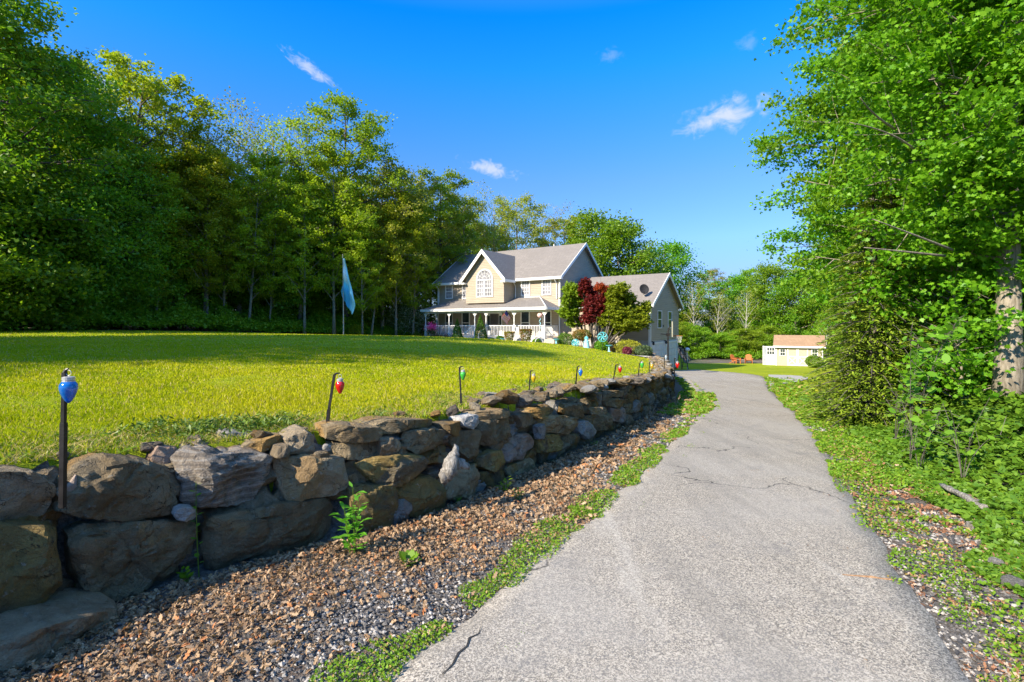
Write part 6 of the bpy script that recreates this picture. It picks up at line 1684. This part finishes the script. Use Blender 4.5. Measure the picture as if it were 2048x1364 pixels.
# far verges: grass both sides
strip('verge_plants', [(4.1, 12.5), (5.6, 15.4), (6.9, 19)], -1, -.7, .5, 60000, 'weedstrip', .028, 'diamond', 15, .05, -.6, label='grass at the left driveway edge below the end of the wall')

# leaf litter and gravel between wall and driveway
def bed(P_): return (signed(P_, WALL) > -.02) & (signed(P_, L[::2]) < .05) & (P_[:,1] > 1.2) & (P_[:,1] < 18)
def wallfrac(P_): a = signed(P_, WALL); b = -signed(P_, DL); return a/(a+b+1e-6)
rng = rs(60)
P_ = region_pts(rng, 420000, (-4, 6, 1.2, 17), lambda q: np.ones(len(q), bool)); P_ = lodkeep(rng, P_, 4.3); P_ = P_[bed(P_)]
wf = wallfrac(P_); nz = nf(P_, .8, 4)+.5*nf(P_, 2.5, 2); keep = (rng.rand(len(P_)) < np.clip(1.35-wf*1.55+nz*.9, .05, 1)); Pl = P_[keep]
dist = np.hypot(Pl[:,0], Pl[:,1]); nr = rng.normal(size=(len(Pl), 3)); nr[:,2] = abs(nr[:,2])+.55
o = leaf_obj('leaf_litter', np.column_stack([Pl, ground_z(Pl)+.006+.035*rng.rand(len(Pl))]), .038*np.maximum(1, dist/4)*rng.uniform(.4, 1.6, len(Pl)), 'oak', M['litter'], rng, nrm=nr, curl=2.6); tag(o, 'brown fallen leaves lying along the foot of the stone wall', 'leaf litter', kind='stuff')
oct_v = np.array([(1,0,0),(0,1,0),(-1,0,0),(0,-1,0),(0,0,.8),(0,0,-.8)]); oct_f = np.array([(0,1,4),(1,2,4),(2,3,4),(3,0,4),(1,0,5),(2,1,5),(3,2,5),(0,3,5)])
P_ = region_pts(rng, 420000, (-4, 6, 1.2, 17), lambda q: np.ones(len(q), bool)); P_ = lodkeep(rng, P_, 3.0); P_ = P_[bed(P_)]
wf = wallfrac(P_); nz = nf(P_, .8, 4); P_ = P_[rng.rand(len(P_)) < np.clip(.25+wf*1.1-nz*1.2, .1, 1)]
P2 = region_pts(rng, 260000, (1.5, 8, 1.2, 12), lambda q: np.ones(len(q), bool)); P2 = lodkeep(rng, P2, 3.0); s2 = signed(P2, Rr[::3]); P2 = P2[(s2 > -.06) & (s2 < 1.3) & (nf(P2, 1.2, 9) > -.25)]; P_ = np.concatenate([P_, P2])
n = len(P_); dist = np.hypot(P_[:,0], P_[:,1]); sz = .0105*np.maximum(1, dist/4)*rng.uniform(.5, 1.9, n)
V = oct_v[None]*rng.uniform(.6, 1.25, (n, 6, 1))*sz[:,None,None]; an = rng.uniform(0, 6.28, n); ca, sa = np.cos(an), np.sin(an)
V = np.stack([V[:,:,0]*ca[:,None]-V[:,:,1]*sa[:,None], V[:,:,0]*sa[:,None]+V[:,:,1]*ca[:,None], V[:,:,2]*.75], -1)+np.column_stack([P_, ground_z(P_)+.006])[:,None,:]
fl_ = (oct_f[None]+np.arange(n)[:,None,None]*6).reshape(-1)
o = link('gravel', np_mesh('gravel', V.reshape(-1, 3), fl_, np.full(n*8, 3), M['pebble'])); tag(o, 'dark grey gravel between leaf litter and driveway', 'gravel', kind='stuff')

# lawn blades ----------------------------------------------------------
def blades(name, P_, hgt, wid, mat, rng, label, lean=.35):
    n = len(P_); z = ground_z(P_); d = np.hypot(P_[:,0], P_[:,1]); az = rng.uniform(0, 2*PI, n); wx, wy = np.cos(az), np.sin(az)
    w_ = wid*np.maximum(1, d/3.5)*rng.uniform(.6, 1.3, n)*.5; h = hgt*rng.uniform(.5, 1.3, n); lx = rng.normal(0, lean, n)*h; ly = rng.normal(0, lean, n)*h
    b = np.column_stack([P_, z-.005]); A = b+np.column_stack([wx*w_, wy*w_, 0*z]); B = b-np.column_stack([wx*w_, wy*w_, 0*z]); Tt = b+np.column_stack([lx, ly, h])
    mid = b*.45+Tt*.55+np.column_stack([lx*-.15, ly*-.15, h*.08]); A2 = mid+np.column_stack([wx*w_*.7, wy*w_*.7, 0*z]); B2 = mid-np.column_stack([wx*w_*.7, wy*w_*.7, 0*z])
    V = np.stack([B, A, A2, Tt, B2], 1).reshape(-1, 3)
    o = link(name, np_mesh(name, V, np.arange(n*5), np.full(n, 5), M[mat])); return tag(o, label, 'grass', kind='stuff')
rng = rs(70)
P_ = region_pts(rng, 3400000, (-16, 3, 2.4, 15), lambda q: (q[:,0] > -1.12*q[:,1]-.5)); P_ = lodkeep(rng, P_, 3.0)
s = signed(P_, WALL); P_ = P_[(s < -.42)]; s = signed(P_, WALL); nz = nf(P_, 1.3, 6)
dryp = np.clip(1.1-(-s-.4)/.9+nz*.6, 0, 1); isdry = rng.rand(len(P_)) < dryp*.75; keep = rng.rand(len(P_)) < np.where(-s < .75, .65, 1.0)
Pg = P_[(~isdry) & keep]; Pd = P_[isdry & keep]
hg = .040*(1+.6*np.clip(nf(Pg, 1.6, 8), -.3, 1))
Pf = region_pts(rng, 700000, (-40, 10, 14.5, 38), lambda q: (q[:,0] > -1.12*q[:,1]-.5)); Pf = Pf[rng.rand(len(Pf)) < np.minimum(1, (14/np.hypot(Pf[:,0], Pf[:,1]))**2)*.30]; Pf = Pf[inside(Pf, LAWN_UP) & (signed(Pf, WALL) < -.5)]; Pg = np.concatenate([Pg, Pf])
hg = .040*(1+.6*np.clip(nf(Pg, 1.6, 8), -.3, 1))
blades('lawn_blades', Pg, hg, .0055, 'blade', rng, 'bright green blades of the near lawn')
blades('dry_grass', Pd, .05, .006, 'blade_dry', rng, 'straw coloured dry grass along the top of the wall', .9)
# broad leaved weeds in the lawn near the wall
C = []
for px, Y, w in ((440, 862, 70), (510, 858, 60), (380, 872, 40), (570, 852, 40), (300, 862, 30), (1080, 775, 26), (1110, 770, 22), (985, 806, 14), (755, 842, 14), (1060, 770, 12)):
    p = pix(px, Y, gz_up); k = int(w*5); q = np.array(p)[None]+rng.normal(size=(k, 3))*np.array([w/F*p.y*.5, .16, .03]); q[:,2] = ground_z(q[:,:2])+.02+.07*rng.rand(k); C.append(q)
o = leaf_obj('lawn_weeds', np.concatenate(C), .055, 'lance', M['lf_box'], rng, up=.3); tag(o, 'leafy weeds in the lawn behind the wall', 'weeds', kind='stuff')

# single plants at the foot of the wall --------------------------------
def stemplant(name, px, Yb, Yt, label, seed, stems=3, leaf=.10, per=16, spread=.12, mat='lf_bright', cat='weed', shape='lance', dd=0.0):
    rng = rs(seed); p = pix(px, Yb, gz_low); h = (Yb-Yt)/F*p.y; e = empty(name, p, 0, label, cat); m_ = MB(); C = []; NR = []; AZ = []
    for k in range(stems):
        az = 2*PI*k/stems+rng.rand(); hh = h*(1 if k == 0 else rng.uniform(.6, .9)); tip = np.array([math.cos(az)*spread*(k > 0), math.sin(az)*spread*.5*(k > 0), hh]); c = bez(np.array([math.cos(az)*.02, math.sin(az)*.02, -.01]), tip*np.array([.7, .7, .5]), tip, 10)
        m_.tube(c, np.linspace(.0045, .0018, 10), 5)
        for j in range(per):
            t = .15+.85*(j+.5)/per; q = np.array([np.interp(t, np.linspace(0, 1, 10), c[:,i]) for i in range(3)]); a = j*2.4; d = np.array([math.cos(a), math.sin(a), .35-.5*(1-t)])
            C.append(q+d*leaf*.5); AZ.append(d); NR.append(np.array([-d[0]*.3, -d[1]*.3, 1.0]))
    m_.build('stem', M['lf_box'], e); leaf_obj('foliage', np.array(C), leaf, shape, M[mat], rng, e, nrm=np.array(NR), az=np.array(AZ), curl=1.0); return e
stemplant('tall_weed', 706, 1112, 975, 'tall bright weed with narrow drooping leaves at the wall foot', 5, 4, .12, 15, .10)
stemplant('tall_weed', 392, 1158, 965, 'thin climbing weed stalk with small leaves against the boulders', 6, 1, .045, 14, .05, shape='oval')
stemplant('small_weed', 1012, 985, 955, 'small dark green weed in the shade of the wall', 7, 3, .08, 9, .06, 'lf_green')
stemplant('small_weed', 1038, 1000, 978, 'small bright weed at the edge of the wall shadow', 8, 3, .07, 8, .05)
stemplant('small_weed', 918, 1008, 992, 'tiny weed beside the bluish boulder', 9, 2, .05, 6, .03)
stemplant('small_weed', 1192, 893, 880, 'tiny bright weed halfway along the bed', 12, 3, .06, 6, .05)
stemplant('small_weed', 150, 1215, 1170, 'ferny green weed under the left boulders', 10, 3, .06, 9, .08, 'lf_maple')
stemplant('small_weed', 372, 1165, 1140, 'low clump of small round leaves below the climbing weed', 13, 3, .05, 7, .07, 'lf_maple', shape='oval')
p = pix(817, 1128, gz_low); e = empty('dock_plant', p, 0, 'bright green rosette of broad leaves growing in the leaf litter', 'weed'); rg = rs(2); C = []; NR = []; AZ = []
for k in range(13):
    a = 2*PI*k/13+rg.uniform(-.2, .2); el = rg.uniform(.5, 1.25); d = np.array([math.cos(a)*math.cos(el), math.sin(a)*math.cos(el), math.sin(el)]); C.append(d*.065); AZ.append(d); NR.append(np.array([-math.cos(a)*math.sin(el), -math.sin(a)*math.sin(el), math.cos(el)+.15]))
leaf_obj('rosette', np.array(C), .115, 'oval', M['lf_bright'], rg, e, nrm=np.array(NR), az=np.array(AZ), curl=.9)
# dead stalks at the far wall
for px, Yb, Yt, lab in ((1302, 838, 808, 'dry upright stalk against the far part of the wall'), (1352, 815, 790, 'dry bent stalk near the end of the wall')):
    p = pix(px, Yb, gz_low); m_ = MB(); h = (Yb-Yt)/F*p.y
    for k in range(5): m_.tube([(0, 0, 0), (.06*math.sin(k*2.1), .04*math.cos(k*2), h*.6), (.14*math.sin(k*2.1), .08*math.cos(k*2), h*(.8+.05*k))], [.008, .006, .003], 4)
    tag(m_.build('dry_stalk', M['wood'], None, False, p), lab, 'dry stalk')

# logs, stones and stick on the right -------------------------------------
def log_px(name, a, b, r_, mat, label, cat='log', n=12, sd=1, amp=.5, lift=.6):
    pa, pb = pix(*a), pix(*b); m0 = MB(); pts = arc([pa, pa.lerp(pb, .5)+Vector((0, 0, .01)), pb], n)
    m0.tube(pts, [r_*(.75+.3*mnoise.noise(Vector((k*.7, sd, 0)))) for k in range(n)], 10); c = (pa+pb)/2; v = []
    for q in m0.v:
        q = Vector(q); v.append(tuple(q-c+Vector((0, 0, r_*lift))+Vector((mnoise.noise(q*22+Vector((sd, 0, 0))), mnoise.noise(q*22+Vector((0, sd, 0))), mnoise.noise(q*22+Vector((0, 0, sd)))))*r_*amp))
    m1 = MB(); m1.add(v, m0.f); return tag(m1.build(name, M[mat], None, True, c), label, cat)
log_px('log', (1884, 990), (1968, 1038), .042, 'drift', 'pale rotting log with a split end on the right bank', sd=2, lift=2.5)
log_px('log', (1938, 1008), (1978, 1042), .022, 'stick', 'short broken reddish branch stub on the pale rotting log', sd=3, lift=4)
for px, Y, s_, lab in ((1958, 1062, (.22, .10, .07), 'long pale flat stone just below the rotting log'), (1994, 1132, (.12, .09, .05), 'small pale stone half hidden in the ground cover'), (2032, 1178, (.20, .14, .08), 'pale stone at the right picture edge in the leaves')):
    p = pix(px, Y); o = link('pale_stone', proto[4], None, p+Vector((0, 0, .03))); o.scale = s_; o.rotation_euler = (.1, .1, -.8 if px < 1990 else .5); tag(o, lab, 'stone')
for px, Y, s_, lab in ((1652, 828, (.3, .2, .16), 'pale stone under the skirt of the hemlock'),):
    p = pix(px, Y); o = link('pale_stone', proto[4], None, p+Vector((0, 0, .04))); o.scale = s_; tag(o, lab, 'stone')
log_px('stick', (1686, 1158), (1792, 1168), .011, 'stick', 'brown bark stick lying across the right edge of the driveway', 'stick', sd=7, lift=1.6)
# bare side branches of the big maple reaching over the hemlock
bbr = []
def near(px, Y, d): return at(px, d, Y)
for a, b, c in (((1905, 500, 8.0), (1830, 470, 7.6), (1745, 438, 7.3)), ((1890, 512, 8.2), (1800, 502, 7.8), (1728, 495, 7.6)), ((1790, 258, 8.5), (1745, 232, 8), (1720, 195, 7.6)), ((1830, 300, 8.4), (1790, 262, 8.1), (1700, 245, 7.8))):
    pts = [near(*a), near(*b), near(*c)]; mb = MB(); mb.tube([tuple(q) for q in bez(np.array(pts[0]), np.array(pts[1]), np.array(pts[2]), 9)], np.linspace(.022, .006, 9), 6); bbr.append(mb)
bm = [o for o in bpy.data.objects if o.get('label', '').startswith('large maple with')][0]

for mb in bbr: v = [tuple(Vector(q)-bm.location) for q in mb.v]; m2 = MB(); m2.add(v, mb.f); m2.build('bare_branch', M['bark_grey'], bm, True)

drv = bpy.data.objects['driveway']
mb = MB(); cp = [(884, 1361), (905, 1342), (917, 1318), (934, 1306), (939, 1288), (957, 1279), (962, 1262)]
V = []; Fc = []
for i, (px, Y) in enumerate(cp):
    p = pix(px, Y, gz_low); wd = (.002, .004, .006, .005, .006, .003, .001)[i]
    for k in (-1, 1): V.append((p.x+k*wd, p.y-k*wd*.4, p.z+.0285))
    if i: Fc.append((2*i-2, 2*i, 2*i+1, 2*i-1))
mb.add(V, Fc); mb.build('crack', plain('crack_dark', (.03, .028, .025), .95), drv)
# scattered bits on the asphalt
rng = rs(90); C = []
for px, Y, k in ((1505, 945, 26), (1560, 965, 10), (1660, 995, 22), (1690, 1025, 12), (1435, 1085, 6), (1540, 1100, 3), (1745, 1340, 3), (1655, 1095, 5), (1465, 1035, 4), (1290, 960, 8)):
    p = pix(px, Y); q = np.array(p)[None]+rng.normal(size=(k, 3))*np.array([.09, .07, 0]); q[:,2] = lower(q[:,:2])+.034; C.append(q)
C = np.concatenate(C); nr = rng.normal(size=C.shape)*.25; nr[:,2] = 1; o = leaf_obj('fallen_seeds', C, .022, 'lance', M['litter'], rng, nrm=nr); tag(o, 'reddish dead seeds and leaf bits scattered on the driveway', 'leaf litter', kind='stuff')

# ------------------------------------------------------------------ light, sky, camera
az = Vector((-.78, -.626, 0)).normalized(); EL = R(32)
S = Vector((az.x*math.cos(EL), az.y*math.cos(EL), math.sin(EL)))
sun = bpy.data.lights.new('sun', 'SUN'); sun.energy = 2.85; sun.angle = R(.53); sun.color = (1.0, .90, .74)
so = bpy.data.objects.new('sun', sun); COL.objects.link(so); so.rotation_euler = S.to_track_quat('Z', 'Y').to_euler(); so.location = (-30, 0, 40)
w = bpy.data.worlds.new('World'); scene.world = w; w.use_nodes = True; nt = w.node_tree; nt.nodes.clear(); links = nt.links
sky = N(nt, 'ShaderNodeTexSky'); sky.sky_type = 'NISHITA'; sky.sun_disc = False; sky.sun_elevation = EL; sky.sun_rotation = math.atan2(S.x, S.y); sky.altitude = 0; sky.air_density = 1.0; sky.dust_density = .05; sky.ozone_density = 3.2
hs = N(nt, 'ShaderNodeHueSaturation'); hs.inputs['Saturation'].default_value = 1.0; hs.inputs['Value'].default_value = 1.0; hs.inputs['Hue'].default_value = .5; links.new(sky.outputs[0], hs.inputs['Color'])
tc = N(nt, 'ShaderNodeTexCoord').outputs['Generated']; sp = N(nt, 'ShaderNodeSeparateXYZ'); links.new(tc, sp.inputs[0])
def mth(op, a, b=None, c=None):
    n = nt.nodes.new('ShaderNodeMath'); n.operation = op
    for i, v in enumerate((a, b, c)):
        if v is None: continue
        if isinstance(v, bpy.types.NodeSocket): links.new(v, n.inputs[i])
        else: n.inputs[i].default_value = v
    return n.outputs[0]
SKYT = [(0.0, (.12, .14, .22)), (.055, (.145, .17, .26)), (.103, (.19, .255, .36)), (.173, (.17, .275, .43)), (.24, (.10, .31, .52)), (.30, (.034, .345, .62)), (.354, (.005, .33, .66)), (.55, (.62, .78, .9)), (1.0, (1, 1, 1))]
# azimuth / elevation angles of the view direction
azm = mth('ARCTAN2', sp.outputs[0], sp.outputs[1]); hyp = mth('SQRT', mth('ADD', mth('MULTIPLY', sp.outputs[0], sp.outputs[0]), mth('MULTIPLY', sp.outputs[1], sp.outputs[1])))
elv = mth('ARCTAN2', sp.outputs[2], hyp)
def cloud(px, Y, wpx, hpx, rot, dens, seed):
    u = (px-CX)/F; v = (HY-Y)/F; a0 = math.atan2(u, 1); e0 = math.atan2(v, math.hypot(u, 1)); sc = 1/math.hypot(u, 1)/math.hypot(v/math.hypot(u,1), 1)
    dx = mth('MULTIPLY', mth('SUBTRACT', azm, a0), math.cos(e0)); dy = mth('SUBTRACT', elv, e0); c, s_ = math.cos(rot), math.sin(rot)
    x = mth('DIVIDE', mth('ADD', mth('MULTIPLY', dx, c), mth('MULTIPLY', dy, s_)), wpx/F*sc); y = mth('DIVIDE', mth('SUBTRACT', mth('MULTIPLY', dy, c), mth('MULTIPLY', dx, s_)), hpx/F*sc)
    cb = N(nt, 'ShaderNodeCombineXYZ'); links.new(mth('MULTIPLY', x, min(3.0, .75*wpx/hpx)), cb.inputs[0]); links.new(y, cb.inputs[1]); cb.inputs[2].default_value = seed
    nz = texnoise(nt, cb.outputs[0], 1.1, 7, .58, .6)
    r = mth('SQRT', mth('ADD', mth('MULTIPLY', x, x), mth('MULTIPLY', y, y)))
    q = mth('SUBTRACT', mth('MULTIPLY_ADD', nz, 2.4, -.15), r)
    return mth('MULTIPLY', ramp(nt, q, 0, 1.1), dens)
cl = None
for a in ((1450, 232, 95, 32, .12, .8, 1.0), (983, 338, 58, 16, -.25, .7, 3.0), (618, 136, 62, 13, -.5, .6, 5.0), (205, 190, 62, 42, 0, .75, 7.0), (1222, 112, 26, 16, 0, .16, 9.0), (1492, 85, 24, 20, 0, .16, 11.0)):
    c_ = cloud(*a); cl = c_ if cl is None else mth('MAXIMUM', cl, c_)
tr_ = N(nt, 'ShaderNodeValToRGB'); links.new(mth('DIVIDE', elv, 1.5708), tr_.inputs[0]); cr = tr_.color_ramp
for k_, (p_, c_) in enumerate(SKYT):
    el_ = cr.elements[k_] if k_ < 2 else cr.elements.new(p_)
    el_.position = p_; el_.color = (*c_, 1)
skc = mixc(nt, 1.0, hs.outputs[0], tr_.outputs[0], 'MULTIPLY')
col = mixc(nt, cl, skc, (1.5, 1.57, 1.7))
bg = N(nt, 'ShaderNodeBackground'); bg.inputs[1].default_value = .15; links.new(col, bg.inputs[0]); wo = N(nt, 'ShaderNodeOutputWorld'); links.new(bg.outputs[0], wo.inputs[0])
cam = bpy.data.cameras.new('camera'); co = bpy.data.objects.new('camera', cam); COL.objects.link(co); co.location = (0, 0, EYE); co.rotation_euler = (R(90), 0, 0)
cam.sensor_width = 36; cam.lens = 36*F/2048; cam.shift_y = -(682-HY)/2048; cam.clip_end = 3000; cam.clip_start = .05; scene.camera = co
scene.render.engine = 'CYCLES'; scene.cycles.max_bounces = 9; scene.cycles.diffuse_bounces = 6; scene.cycles.transmission_bounces = 4; scene.cycles.transparent_max_bounces = 8; scene.cycles.glossy_bounces = 2
vs = scene.view_settings; vs.view_transform = 'Standard'; vs.look = 'None'; vs.exposure = 1.93; vs.gamma = 1.0
